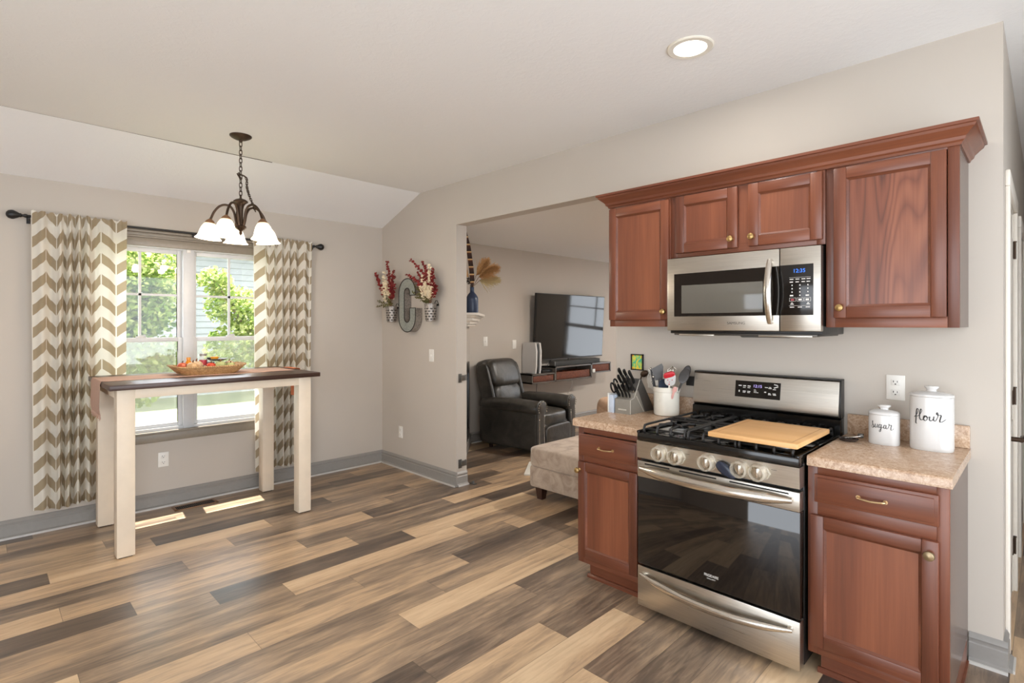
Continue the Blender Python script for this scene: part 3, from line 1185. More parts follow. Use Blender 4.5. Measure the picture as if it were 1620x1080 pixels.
tree((-9.5, -1.9, -0.45), 'large green leafy tree outside the left window sash', 3.6,
     [((0, -0.6, 2.7), 0.85), ((0.2, 0.5, 2.75), 0.85), ((0.3, 0.8, 2.2), 0.6), ((0, -0.5, 2.0), 0.9), ((0, -1.2, 2.8), 0.7), ((0.3, 0.3, 1.7), .7), ((0.3, 0.5, 1.05), .65), ((0.3, 1.1, 1.35), .45)], 24000, (M['leafA'], M['leafB']), 3, 0.10)
tree((-7.7, 0.20, -0.45), 'smaller leafy tree with low branches outside the right window sash', 2.6,
     [((0, -0.50, 2.2), 0.40), ((0.1, -0.05, 1.85), 0.42), ((0, 0.30, 2.05), 0.22), ((0.1, -0.4, 1.55), 0.5), ((0.1, -0.75, 2.55), 0.26), ((0.1, 0.2, 1.45), .38)], 5200, (M['leafA'], M['leafB']), 5, 0.08)
# ================================================================ KITCHEN CABINETS
def shaker(x0, x1, z0, z1, yf, panel_mat, fw=0.050, th=0.020):
    """door or drawer slab facing -Y; material slots: stile, rail, panel"""
    m = MB()
    yb = yf + th
    m.mat(0).box(x0, yf, z0, x0 + fw, yb, z1, 0.004).box(x1 - fw, yf, z0, x1, yb, z1, 0.004)
    m.mat(1).box(x0 + fw - .001, yf, z1 - fw, x1 - fw + .001, yb, z1, 0.004).box(x0 + fw - .001, yf, z0, x1 - fw + .001, yb, z0 + fw, 0.004)
    # sloped inner bead
    a0, a1, b0, b1 = x0 + fw, x1 - fw, z0 + fw, z1 - fw
    g = 0.009
    yo, yi = yf + 0.003, yf + 0.010
    m.mat(1)
    V = [(a0, yo, b0), (a1, yo, b0), (a1, yo, b1), (a0, yo, b1), (a0 + g, yi, b0 + g), (a1 - g, yi, b0 + g), (a1 - g, yi, b1 - g), (a0 + g, yi, b1 - g)]
    m.add(V, [(0, 1, 5, 4), (1, 2, 6, 5), (2, 3, 7, 6), (3, 0, 4, 7)])
    m.mat(2).box(a0 + g - .002, yi, b0 + g - .002, a1 - g + .002, yb - 0.002, b1 - g + .002)
    return m


def knob(parent, x, y, z, mat, r=0.016):
    m = MB()
    mt = Matrix.Translation((x, y, z)) @ Matrix.Rotation(PI / 2, 4, 'X')
    m.lathe([(0.010, 0.0), (0.0075, 0.004), (0.006, 0.012), (r * 0.8, 0.016), (r, 0.021), (r * 0.9, 0.027), (r * 0.5, 0.030), (0.001, 0.031)], n=20, mtx=mt)
    return m.build('knob', mat, parent)


def pull(parent, x, y, z, mat, w=0.088):
    m = MB()
    pts = [(x - w / 2, y, z), (x - w / 2, y - 0.016, z), (x - w / 2 + 0.012, y - 0.024, z), (x, y - 0.027, z - 0.002), (x + w / 2 - 0.012, y - 0.024, z), (x + w / 2, y - 0.016, z), (x + w / 2, y, z)]
    m.tube(catmull(pts, 4), 0.0042, 8)
    for s in (-1, 1):
        m.cyl((x + s * w / 2, y + 0.001, z), (x + s * w / 2, y - 0.004, z), 0.008, 12)
    return m.build('pull', mat, parent)


def wall_cabinet(x0, x1, z0, z1, label, doors, yb=-0.001, yf=-0.335):
    t = thing('wall_cabinet', ((x0 + x1) / 2, -0.17, z0), label, 'cabinet', 'cherry wall cabinets above the range')
    m = MB()
    m.mat(0).box(x0, yf + 0.019, z0 + .001, x0 + 0.012, yb, z1)
    m.box(x1 - 0.012, yf + 0.019, z0 + .001, x1, yb, z1)
    m.box(x0 + .011, yf + 0.02, z0 + 0.012, x1 - .011, yb - .007, z0 + 0.026)
    m.box(x0 + .011, yf + 0.02, z1 - 0.014, x1 - .011, yb - .007, z1 - .001)
    m.box(x0 + .011, yb - 0.008, z0 + 0.012, x1 - .011, yb - .0005, z1 - .001)
    m.build('carcass', M['cab_side'], t)
    f = MB()
    f.mat(0).box(x0, yf, z0, x0 + 0.036, yf + 0.02, z1, 0.0015).box(x1 - 0.036, yf, z0, x1, yf + 0.02, z1, 0.0015)
    if len(doors) == 2:
        xm = (doors[0][1] + doors[1][0]) / 2
        f.box(xm - 0.03, yf + .0002, z0 + .044, xm + 0.03, yf + 0.02, z1 - .029)
    f.mat(1).box(x0 + .036, yf, z0, x1 - .036, yf + 0.02, z0 + 0.045, 0.0015).box(x0 + .036, yf, z1 - 0.03, x1 - .036, yf + 0.02, z1, 0.0015)
    f.build('face_frame', [M['cherry'], M['cherry_h']], t)
    for (a, b, c, d, kx, pm) in doors:
        dr = shaker(a, b, c, d, yf - 0.020, pm).build('door', [M['cherry'], M['cherry_h'], pm], t)
        knob(dr, kx, yf - 0.020, c + 0.045, M['brass'])
    return t


wall_cabinet(-0.781, -0.381, 1.437, 2.17, 'tall single door cherry wall cabinet left of the microwave beside the opening',
             [(-0.777, -0.385, 1.475, 2.138, -0.41, M['cherry_p'])])
wall_cabinet(-0.379, 0.379, 1.812, 2.17, 'short double door cherry wall cabinet mounted above the microwave',
             [(-0.345, -0.010, 1.834, 2.140, -0.038, M['cherry_p']), (0.042, 0.370, 1.834, 2.140, 0.064, M['cherry_p'])])
wall_cabinet(0.381, 0.844, 1.437, 2.17, 'tall single door cherry wall cabinet right of the microwave with strong cathedral grain',
             [(0.414, 0.806, 1.478, 2.138, 0.442, M['cherry_cath'])])

# crown moulding runs over all three cabinets
cm = thing('crown_molding', (0.03, -0.2, 2.15), 'stepped cherry crown molding running along the tops of the wall cabinets', 'molding')
prof = [(0.0, 2.148), (0.006, 2.148), (0.010, 2.158), (0.018, 2.164), (0.022, 2.176), (0.036, 2.190), (0.050, 2.202), (0.054, 2.212), (0.062, 2.214), (0.062, 2.226), (0.0, 2.226)]
xl, xr, yf = -0.781, 0.844, -0.336


def crown_loop(u, w):
    return [(xl - u, -0.001, w), (xl - u, yf - u, w), (xr + u, yf - u, w), (xr + u, -0.001, w)]


m = MB()
loops = [crown_loop(u, w) for u, w in prof]
for i in range(len(loops)):
    j = (i + 1) % len(loops)
    for k in range(3):
        m.cur = 1 if k == 2 else 0
        m.add([loops[i][k], loops[i][k + 1], loops[j][k + 1], loops[j][k]], [(0, 1, 2, 3)])
m.build('moulding_run', [M['cherry_h'], M['cherry']], cm, smooth=25)


def base_cabinet(x0, x1, label, drawer, door, kx, kmat, yf=-0.610, side_right=True):
    t = thing('base_cabinet', ((x0 + x1) / 2, -0.3, 0), label, 'cabinet', 'cherry base cabinets beside the range')
    m = MB()
    m.box(x0, yf + 0.019, 0.105, x1, -0.001, 0.873)
    m.build('carcass', M['cab_side'], t)
    k = MB()
    k.box(x0 + 0.03, -0.54, 0.0, x1 - 0.0, -0.05, 0.105)
    k.prism([(-0.54, 0), (-0.556, 0), (-0.556, 0.012), (-0.548, 0.020), (-0.54, 0.020)], x0 + 0.02, x1 + 0.008, 'YZ')
    k.box(x1, -0.55, 0.0, x1 + 0.008, -0.05, 0.018)
    k.build('toe_kick', M['cherry_h'], t)
    f = MB()
    f.mat(0).box(x0, yf, 0.105, x0 + 0.036, yf + 0.02, 0.873, 0.0015).box(x1 - 0.036, yf, 0.105, x1, yf + 0.02, 0.873, 0.0015)
    f.mat(1).box(x0 + .036, yf, 0.105, x1 - .036, yf + 0.02, 0.140, 0.0015).box(x0 + .036, yf, 0.672, x1 - .036, yf + 0.02, 0.73, 0.0015).box(x0 + .036, yf, 0.84, x1 - .036, yf + 0.02, 0.873, 0.0015)
    f.build('face_frame', [M['cherry'], M['cherry_h']], t)
    a, b, c, d = drawer
    dm = MB()
    dm.box(a, yf - 0.014, c, b, yf, d, 0.004)
    dm.box(a + 0.012, yf - 0.020, c + 0.012, b - 0.012, yf - 0.013, d - 0.012, 0.005)
    dr = dm.build('drawer', M['cherry_h'], t)
    pull(dr, (a + b) / 2, yf - 0.020, (c + d) / 2 - 0.002, M['nickel'])
    a, b, c, d = door
    do = shaker(a, b, c, d, yf - 0.020, M['cherry_p'], fw=0.05).build('door', [M['cherry'], M['cherry_h'], M['cherry_p']], t)
    knob(do, kx, yf - 0.020, d - 0.048, kmat, 0.018 if kmat == M['pewter'] else 0.016)
    return t


base_cabinet(-0.806, -0.384, 'narrow cherry base cabinet left of the range under the short countertop', (-0.796, -0.412, 0.712, 0.836), (-0.796, -0.412, 0.142, 0.678), -0.787, M['brass'])
base_cabinet(0.386, 0.842, 'cherry base cabinet right of the range with grey brown side panel', (0.412, 0.813, 0.728, 0.842), (0.398, 0.813, 0.142, 0.676), 0.788, M['pewter'])


def countertop(x0, x1, label, splash):
    t = thing('countertop', ((x0 + x1) / 2, -0.3, 0.874), label, 'countertop', 'tan laminate countertops')
    m = MB()
    m.prism([(-0.632, 0.874), (-0.632, 0.905), (-0.629, 0.911), (-0.622, 0.914), (-0.002, 0.914), (-0.002, 0.874)], x0, x1, 'YZ')
    m.build('slab', M['laminate'], t)
    s = MB()
    s.box(splash[0], -0.022, 0.9141, splash[1], -0.001, 1.012, 0.003)
    s.build('backsplash', M['laminate'], t)
    return t


countertop(-0.832, -0.388, 'short tan speckled countertop left of the range holding the knife block', (-0.832, -0.390))
countertop(0.388, 0.852, 'tan speckled countertop right of the range holding the white canisters', (0.392, 0.850))

# ================================================================ RANGE
rg = thing('gas_range', (0, -0.35, 0), 'stainless steel gas range with black cooktop between the two base cabinets', 'stove')
RX = 0.377
RY = -0.672
m = MB()
m.box(-RX, -0.625, 0.045, RX, -0.02, 0.895, 0.003)
m.build('body', M['enamel_matte'], rg)
for sx in (-1, 1):
    for y in (-0.58, -0.08):
        l = MB().cyl((sx * 0.33, y, 0), (sx * 0.33, y, 0.046), 0.016, 14)
        l.build('leg', M['gap'], rg)
m = MB()
m.box(-RX, -0.655, 0.872, RX, -0.075, 0.908, 0.006)
m.box(-RX, -0.688, 0.868, RX, -0.640, 0.910, 0.008)
m.box(-RX + .0, -0.69, 0.904, -RX + 0.016, -0.08, 0.918, 0.004).box(RX - .016, -0.69, 0.904, RX, -0.08, 0.918, 0.004)
m.build('cooktop', M['enamel'], rg)
# burners
for (bx, by, br) in ((-0.24, -0.50, 0.045), (-0.24, -0.23, 0.035), (0.0, -0.37, 0.05), (0.24, -0.50, 0.05), (0.24, -0.23, 0.035)):
    b = MB()
    b.lathe([(br * 1.25, 0.908), (br * 1.2, 0.916), (br, 0.918), (br, 0.926), (0.001, 0.927)], (bx, by, 0), 24)
    bo = b.build('burner', M['burner'], rg)
    c = MB()
    c.lathe([(br * 0.86, 0.9265), (br * 0.9, 0.931), (br * 0.8, 0.936), (0.001, 0.937)], (bx, by, 0), 24)
    c.build('burner_cap', M['enamel_matte'], bo)
# grates, three sections
for gx0, gx1 in ((-0.352, -0.122), (-0.117, 0.117), (0.122, 0.352)):
    g = MB()
    zt = 0.946
    n = 4
    for i in range(n):
        x = gx0 + 0.006 + (gx1 - gx0 - 0.012) * i / (n - 1)
        pts = [(x, -0.666, 0.911), (x, -0.671, 0.922), (x, -0.664, 0.938), (x, -0.645, zt), (x, -0.48, zt), (x, -0.30, zt), (x, -0.15, zt), (x, -0.118, zt), (x, -0.105, 0.934), (x, -0.104, 0.912)]
        if i in (0, n - 1):
            g.tube(catmull(pts, 3), 0.0062, 8)
        else:
            g.tube(catmull(pts[:5], 4), 0.0068, 8)
            g.tube(pts[5:], 0.0062, 8)
            g.tube([(x, -0.40, zt), (x, -0.34, zt)], 0.0062, 8)
    for y in (-0.43, -0.35, -0.37 + 0.0):
        g.tube([(gx0 + .006, y, zt), (gx1 - .006, y, zt)], 0.0062, 8)
    xm = (gx0 + gx1) / 2
    for by in (-0.54, -0.20):
        for a in (45, 135, 225, 315):
            ca, sa = math.cos(R(a)), math.sin(R(a))
            g.tube([(xm + ca * 0.022, by + sa * 0.022, zt + .001), (xm + ca * 0.09, by + sa * 0.09, zt)], 0.0055, 8)
    g.tube([(gx0 + .006, -0.645, 0.925), (gx1 - .006, -0.645, 0.925)], 0.005, 8)
    g.tube([(gx0 + .006, -0.115, 0.925), (gx1 - .006, -0.115, 0.925)], 0.005, 8)
    g.build('grate', M['iron'], rg)
# control panel
m = MB()
m.prism([(-0.60, 0.782), (-0.684, 0.782), (-0.688, 0.868), (-0.60, 0.868)], -RX, RX, 'YZ')
cp = m.build('control_panel', M['steel'], rg)
MB().box(-RX + .004, -0.66, 0.770, RX - .004, -0.60, 0.783).build('panel_gap', M['gap'], rg)
for x in (-0.242, -0.157, -0.005, 0.145, 0.221):
    y, z = -0.6865, 0.825
    mt = Matrix.Translation((x, y, z)) @ Matrix.Rotation(PI / 2, 4, 'X')
    k = MB()
    k.lathe([(0.027, 0.0), (0.027, 0.004), (0.022, 0.006), (0.0205, 0.022), (0.019, 0.026), (0.001, 0.027)], n=24, mtx=mt)
    k.box(x - 0.0045, y - 0.036, z - 0.020, x + 0.0045, y - 0.020, z + 0.020, 0.002)
    ko = k.build('knob', M['steel_hi'], rg)
    c = MB()
    c.lathe([(0.040, 0.0), (0.040, 0.004), (0.036, 0.008), (0.036, 0.040), (0.030, 0.047), (0.0285, 0.047), (0.033, 0.039), (0.033, 0.008)], n=28, mtx=mt, cap=False)
    c.tube([(x + 0.034, y - 0.01, z - 0.02), (x + 0.046, y - 0.012, z), (x + 0.034, y - 0.01, z + 0.02)], 0.004, 8)
    cv = c.build('child_cover', M['clearplastic'], ko)
    tag(cv, 'clear plastic child safety knob cover')
for x, w in ((-0.115, 0.02), (0.035, 0.012), (0.268, 0.022)):
    MB().box(x, -0.6880, 0.842, x + w, -0.6865, 0.8435).build('panel_printing', M['slot'], rg)
# oven door
od = MB()
od.box(-RX, RY - 0.010, 0.686, RX, -0.630, 0.767, 0.004)
odo = od.build('oven_door', M['steel'], rg)
g = MB().box(-RX, RY - 0.006, 0.249, RX, -0.630, 0.686, 0.003)
g.build('door_glass', M['ovenglass'], odo)
v = MB()
v.box(-0.335, RY - 0.0108, 0.752, -0.20, RY - 0.0095, 0.7585).box(-0.15, RY - 0.0108, 0.752, 0.03, RY - 0.0095, 0.7585).box(0.09, RY - 0.0108, 0.752, 0.335, RY - 0.0095, 0.7585)
v.build('vent_slots', M['gap'], odo)


def arc_handle(name, parent, z, half, y, bow, r=0.013, drop=0.0):
    h = MB()
    pts, rs = [], []
    n = 22
    for i in range(n + 1):
        s = -1 + 2 * i / n
        e = 1 - s * s
        pts.append((s * half, y - 0.018 - bow * e, z - drop * e))
        rs.append(r * (0.45 + 0.75 * min(1, 3.0 * (1 - abs(s)) + 0.12)))
    h.tube(pts, rs, 12, flat=(1.0, 0.8))
    for s in (-1, 1):
        h.cyl((s * (half - 0.012), y + 0.002, z), (s * (half - 0.012), y - 0.020, z), 0.011, 12)
    return h.build(name, M['steel_hi'], parent)


arc_handle('door_handle', odo, 0.733, 0.352, RY - 0.008, 0.042, 0.0200, 0.008)
text_obj('brand_lettering', 'FRIGIDAIRE', M['print'], odo, facing_front(0.005, RY - 0.0065, 0.306), 0.0165, font_scale_x=0.8)
text_obj('sub_lettering', 'GALLERY', M['print'], odo, facing_front(0.005, RY - 0.0065, 0.292), 0.007, font_scale_x=1.4)
dw = MB().box(-RX, RY - 0.008, 0.040, RX, -0.63, 0.240, 0.004)
dwo = dw.build('storage_drawer', M['steel'], rg)
arc_handle('drawer_handle', dwo, 0.205, 0.352, RY - 0.006, 0.028, 0.0155, 0.030)
# backguard
bk = MB()
bk.prism([(-0.015, 0.89), (-0.088, 0.89), (-0.084, 0.985), (-0.070, 0.990), (-0.015, 0.990)], -RX, RX, 'YZ')
bk.build('lower_backguard', M['enamel'], rg)
bs = MB()
bs.prism([(-0.015, 0.996), (-0.082, 0.996), (-0.092, 1.004), (-0.094, 1.022), (-0.070, 1.168), (-0.062, 1.175), (-0.015, 1.175)], -RX + .006, RX - .006, 'YZ')
bso = bs.build('backguard', M['steel'], rg)
be = MB()
be.prism([(-0.012, 0.992), (-0.070, 0.992), (-0.080, 1.02), (-0.062, 1.172), (-0.056, 1.180), (-0.012, 1.180)], -RX, -RX + .007, 'YZ')
be.prism([(-0.012, 0.992), (-0.070, 0.992), (-0.080, 1.02), (-0.062, 1.172), (-0.056, 1.180), (-0.012, 1.180)], RX - .007, RX, 'YZ')
be.box(-RX, -0.064, 1.175, RX, -0.012, 1.181, 0.002)
be.build('end_cap', M['enamel_matte'], bso)
tl = math.atan2(0.024, 0.146)      # lean of the steel face


def on_guard(x, z):
    y = -0.094 + (z - 1.022) * 0.024 / 0.146
    return y


ps = MB()
zc0, zc1 = 1.056, 1.143
ps.add([(-0.130, on_guard(0, zc0) - .003, zc0), (0.104, on_guard(0, zc0) - .003, zc0), (0.104, on_guard(0, zc1) - .003, zc1), (-0.130, on_guard(0, zc1) - .003, zc1),
        (-0.130, on_guard(0, zc0) + .01, zc0), (0.104, on_guard(0, zc0) + .01, zc0), (0.104, on_guard(0, zc1) + .01, zc1), (-0.130, on_guard(0, zc1) + .01, zc1)],
       [(0, 1, 2, 3), (7, 6, 5, 4), (0, 4, 5, 1), (1, 5, 6, 2), (2, 6, 7, 3), (3, 7, 4, 0)])
pso = ps.build('display_panel', M['panelblack'], bso)


def guard_text(name, s, x, z, size, mat, fx=1.0):
    return text_obj(name, s, mat, pso, facing_front(x, on_guard(x, z) - 0.0036, z, -tl), size, 0.0004, fx)


guard_text('clock_digits', '12:15', -0.012, 1.118, 0.021, M['violetdigits'])
pr = MB()


def gp(m_, x, z, w, h):
    y0, y1 = on_guard(x, z) - 0.0036, on_guard(x, z + h) - 0.0036
    m_.add([(x, y0, z), (x + w, y0, z), (x + w, y1, z + h), (x, y1, z + h)], [(0, 1, 2, 3)])


for x in (-0.112, -0.088, -0.064):
    gp(pr, x, 1.114, 0.016, 0.005)
for x in (-0.088, -0.064):
    gp(pr, x, 1.106, 0.014, 0.003)
    gp(pr, x, 1.086, 0.016, 0.004); gp(pr, x, 1.080, 0.014, 0.003)
gp(pr, -0.110, 1.082, 0.006, 0.010)
for z, w in ((1.098, 0.010), (1.091, 0.014), (1.084, 0.024)):
    gp(pr, -0.030, z, w, 0.0025)
for x, z in ((0.026, 1.114), (0.044, 1.110), (0.066, 1.106), (0.044, 1.078), (0.066, 1.084), (0.068, 1.078)):
    gp(pr, x, z, 0.016, 0.0035)
for x, z in ((0.046, 1.116), (0.044, 1.084)):
    gp(pr, x, z, 0.012, 0.003)
gp(pr, 0.024, 1.088, 0.010, 0.005)
pr.build('panel_printing', M['print'], pso, smooth=0)
ar = MB()
ar.tube([(0.072, on_guard(0, 1.134) - .004, 1.134), (0.090, on_guard(0, 1.128) - .004, 1.130), (0.092, on_guard(0, 1.122) - .004, 1.123), (0.072, on_guard(0, 1.117) - .004, 1.116)], 0.0028, 8)
ar.build('sticker_arrow', M['print'], pso)

# navy child lock clipped to the control panel
lk = thing('oven_lock', (0.075, -0.69, 0.78), 'dark navy teardrop oven lock clipped between the range knobs', 'lock')
m = MB()
mt = Matrix.Translation((0.078, -0.698, 0.815)) @ Matrix.Rotation(R(-38), 4, 'Y')
pts = []
m.cushion((0, 0, 0), (0.1, 0.02, 0.05), e=0.8, n=12)
for q in m.v:
    k = 1.0 - 0.45 * max(0, q.x / 0.05)
    q.z *= k
m2 = MB().sub(m, Matrix.Translation((0.082, -0.700, 0.806)) @ Matrix.Rotation(R(32), 4, 'Y'))
m2.build('latch', plain('navy_plastic', (40, 46, 62), 0.25), lk)
m3 = MB().box(0.07, -0.692, 0.80, 0.10, -0.686, 0.83, 0.003)
m3.build('adhesive_pad', M['silicone_dark'], lk)

# ================================================================ MICROWAVE
mw = thing('microwave', (0, -0.2, 1.415), 'stainless over the range microwave with black window and keypad', 'microwave')
X0, X1, Z0, Z1, YF = -0.372, 0.376, 1.418, 1.803, -0.392
m = MB().box(X0 + .003, -0.36, 1.402, X1 - .003, -0.004, Z1 + .004, 0.003)
m.build('case', M['enamel_matte'], mw)
m = MB().box(X0, YF, Z0, 0.2015, -0.355, Z1, 0.004)
mdo = m.build('door', M['steel'], mw)
m = MB()
m.prism([(-0.330 + 0.0, 1.492)] + [(-0.330, 1.718), (0.2015, 1.722), (0.2015, 1.492)], YF - 0.0012, YF + 0.01, 'XZ')
m.build('window', M['microglass'], mdo)
MB().box(-0.288, YF - 0.0020, 1.508, 0.128, YF, 1.656, 0.002).build('window_mesh', M['microscreen'], mdo)
h = MB()
pts, rs = [], []
for i in range(19):
    s = -1 + 2 * i / 18
    e = 1 - s * s
    pts.append((0.166, YF - 0.020 - 0.036 * e, 1.604 + s * 0.150))
    rs.append(0.0165 * (0.7 + 0.3 * e))
h.tube(pts, rs, 12, flat=(0.6, 1.0))
for s in (-1, 1):
    h.cyl((0.166, YF + 0.002, 1.604 + s * 0.143), (0.166, YF - 0.024, 1.604 + s * 0.143), 0.010, 12)
h.build('door_handle', M['steel_hi'], mdo)
text_obj('brand_lettering', 'SAMSUNG', M['slot'], mdo, facing_front(0.0, YF - 0.0004, 1.456), 0.017, font_scale_x=1.15)
m = MB().box(0.2045, YF, Z0, X1, -0.355, Z1, 0.004)
mpo = m.build('control_side', M['steel'], mw)
m = MB().box(0.2045, YF - 0.0012, 1.492, 0.346, YF + 0.01, 1.724, 0.002)
kp = m.build('keypad', M['panelblack'], mpo)
text_obj('clock_digits', '12:35', M['bluedigits'], kp, facing_front(0.287, YF - 0.0016, 1.694), 0.024)
pr, rd = MB(), MB()
yp = YF - 0.0016


def mp(mb_, x, z, w, h):
    mb_.box(x, yp, z, x + w, yp + .0006, z + h)


mp(pr, 0.245, 1.664, 0.090, 0.0009)
for x in (0.247, 0.272, 0.297, 0.318):
    mp(pr, x, 1.655, 0.016, 0.0035)
    mp(pr, x, 1.642, 0.014, 0.004)
for r_ in range(4):
    for c_ in range(3):
        if r_ == 3 and c_ != 1:
            mp(pr, 0.252 + c_ * 0.033 - .004, 1.579, 0.014, 0.006)
        else:
            mp(pr, 0.255 + c_ * 0.033, 1.626 - r_ * 0.0155, 0.0045, 0.006)
for x in (0.246, 0.278, 0.308):
    for (a, b, w, hh) in ((x, 1.571, 0.027, .0009), (x, 1.555, 0.027, .0009), (x, 1.555, .0009, 0.0165), (x + .0265, 1.555, .0009, 0.0165)):
        mp(pr, a, b, w, hh)
    mp(rd if x < 0.25 else pr, x + 0.006, 1.559, 0.014, 0.008)
for x in (0.25, 0.318):
    mp(pr, x, 1.541, 0.014, 0.0035); mp(pr, x + .003, 1.547, 0.007, 0.003)
mp(pr, 0.245, 1.535, 0.09, 0.0009)
for x in (0.248, 0.281, 0.314):
    mp(pr, x, 1.527, 0.018, 0.0035)
pr.build('keypad_printing', M['print'], kp, smooth=0)
rd.build('red_key', M['printred'], kp, smooth=0)
# underside: vent grille, lamp plates
m = MB()
m.box(X0 + .03, -0.37, 1.394, X1 - 0.02, -0.03, 1.404, 0.002)
m.prism([(-0.10, 1.394), (-0.30, 1.394), (-0.27, 1.384), (-0.13, 1.384)], -0.02, 0.20, 'YZ')
m.build('underside_plate', M['steel_dark'], mw)
m = MB()
m.box(X0 + .06, -0.375, 1.399, -0.12, -0.25, 1.390, 0.002)
m.build('grease_filter', M['steel'], mw)
MB().box(0.10, -0.375, 1.399, X1 - .04, -0.25, 1.390, 0.002).build('grease_filter', M['steel'], mw)
# ================================================================ THINGS ON THE RANGE AND COUNTERS
cb = thing('cutting_board', (0.2, -0.52, 0.953), 'light bamboo cutting board lying across the right grates of the range', 'cutting board')
m = MB().box(0.018, -0.742, 0.9535, 0.386, -0.296, 0.975, 0.004)
m.build('board', M['board'], cb)
m = MB()
for (a, b, c, d) in ((0.045, -0.715, 0.36, -0.711), (0.045, -0.328, 0.36, -0.324), (0.045, -0.715, 0.049, -0.324), (0.356, -0.715, 0.36, -0.324)):
    m.box(a, b, 0.9745, c, d, 0.9753)
m.build('juice_groove', M['boardedge'], cb, smooth=0)

# ---- knife block
kb = thing('knife_block', (-0.71, -0.17, 0.914), 'grey slanted knife block full of black handled knives on the left countertop', 'knife block')
KX0, KX1 = -0.768, -0.662
prof = [(-0.300, 0.9142), (-0.150, 0.9142), (-0.245, 1.035), (-0.262, 1.012), (-0.300, 1.004)]
m = MB()
m.prism([(-0.302, 0.9142), (-0.135, 0.9142), (-0.215, 1.052), (-0.238, 1.040), (-0.256, 1.012), (-0.302, 1.002)], KX0, KX1, 'YZ')
m.build('front_box', M['kbgrey'], kb, smooth=0)
m = MB()
m.prism([(-0.140, 0.9142), (-0.032, 0.9142), (-0.040, 0.935), (-0.178, 1.118), (-0.205, 1.122), (-0.248, 1.072), (-0.212, 1.040)], KX0 + .001, KX1 - .001, 'YZ')
m.build('back_slab', M['kbdark'], kb, smooth=0)
m = MB()
m.tube([(KX1 + .0008, -0.300, 0.918), (KX1 + .0008, -0.300, 1.000), (KX1 + .0008, -0.258, 1.010), (KX1 + .0008, -0.196, 1.115)], 0.0022, 6)
m.tube([(KX1 + .0008, -0.235, 1.02), (KX1 + .0008, -0.152, 0.918)], 0.0024, 6)
m.build('edge_line', M['kblight'], kb)
m = MB().box(-0.745, -0.3028, 0.936, -0.688, -0.3018, 0.944)
m.build('name_plate', M['kblight'], kb)
KD = Vector((0.0, -0.56, 0.83)).normalized()


def knife(x, y, z, L, w, label, group, tilt=0.0, steelcap=False):
    d = KD.copy()
    base = Vector((x, y, z))
    t = thing('knife', base, label, 'knife', group)
    side = Vector((1, 0, 0))
    nrm = d.cross(side).normalized()
    m_ = MB()
    pts = [base + d * (L * k) for k in (0.06, 0.18, 0.4, 0.65, 0.88, 0.97, 1.0)]
    pts[-1] = pts[-1] - nrm * 0.004
    pts = [p + nrm * (0.004 * math.sin(i * 1.1)) for i, p in enumerate(pts)]
    m_.tube(pts, [w * .42, w * .5, w * .44, w * .5, w * .56, w * .45, w * .2], 10, flat=(1.0, 0.62))
    m_.build('handle', M['handleblk'], t)
    b = MB().tube([base - d * 0.012, base + d * (L * 0.07)], [w * .40, w * .44], 10, flat=(1, .6))
    b.build('bolster', M['steel_hi'], t)
    bl = MB()
    q0 = base - d * 0.06
    bl.add([q0 + nrm * w * .4 - side * .0008, base + nrm * w * .4 - side * .0008, base - nrm * w * .4 - side * .0008, q0 - nrm * w * .1 - side * .0008,
            q0 + nrm * w * .4 + side * .0008, base + nrm * w * .4 + side * .0008, base - nrm * w * .4 + side * .0008, q0 - nrm * w * .1 + side * .0008],
           [(0, 1, 2, 3), (7, 6, 5, 4), (0, 4, 5, 1), (1, 5, 6, 2), (2, 6, 7, 3), (3, 7, 4, 0)])
    bl.build('blade', M['steel'], t)
    if steelcap:
        c = MB().tube([base + d * L * 0.985, base + d * (L * 1.0 + .004)], [w * .32, w * .26], 10, flat=(1, .62))
        c.build('end_cap', M['steel_hi'], t)
    return t


names4 = ['leftmost steak knife of the front row of four in the knife block', 'second steak knife from the left in the front row of the knife block',
          'third steak knife from the left in the front row of the knife block', 'rightmost steak knife of the front row in the knife block']
for i in range(4):
    knife(-0.752 + i * 0.024, -0.272, 1.010, 0.105, 0.017, names4[i], 'front row steak knives', steelcap=True)
for i, nm in enumerate(['larger black knife left in the middle row of the knife block', 'larger black knife at the center of the middle row of the knife block', 'larger black knife right in the middle row of the knife block']):
    knife(-0.740 + i * 0.032, -0.244, 1.048, 0.122, 0.021, nm, 'middle row kitchen knives')
for i, nm in enumerate(['tall carving knife at the left of the back row of the knife block', 'tall bread knife at the center of the back row of the knife block', 'tall knife standing apart at the right of the back row']):
    knife(-0.748 + i * 0.032, -0.222, 1.082 + .004 * i, 0.128 - 0.012 * i, 0.023, nm, 'back row kitchen knives')
sc_ = thing('scissors', (-0.772, -0.262, 1.03), 'black looped kitchen scissors at the left edge of the knife block', 'scissors')
b0 = Vector((-0.772, -0.262, 1.02))
nrm = Vector((0, 0.83, 0.56))
for s in (-1, 1):
    m = MB()
    pts = []
    for k in range(20):
        a = 2 * PI * k / 20
        pts.append(b0 + KD * (0.070 + 0.034 * math.cos(a)) + nrm * (s * 0.019 + 0.016 * math.sin(a)))
    m.tube(pts, 0.0055, 8, closed=True)
    m.tube([b0 - KD * 0.02, b0 + KD * 0.02, b0 + KD * 0.040 + nrm * s * 0.012], [0.004, 0.006, 0.006], 8)
    m.build('finger_loop', M['handleblk'], sc_)
m = MB()
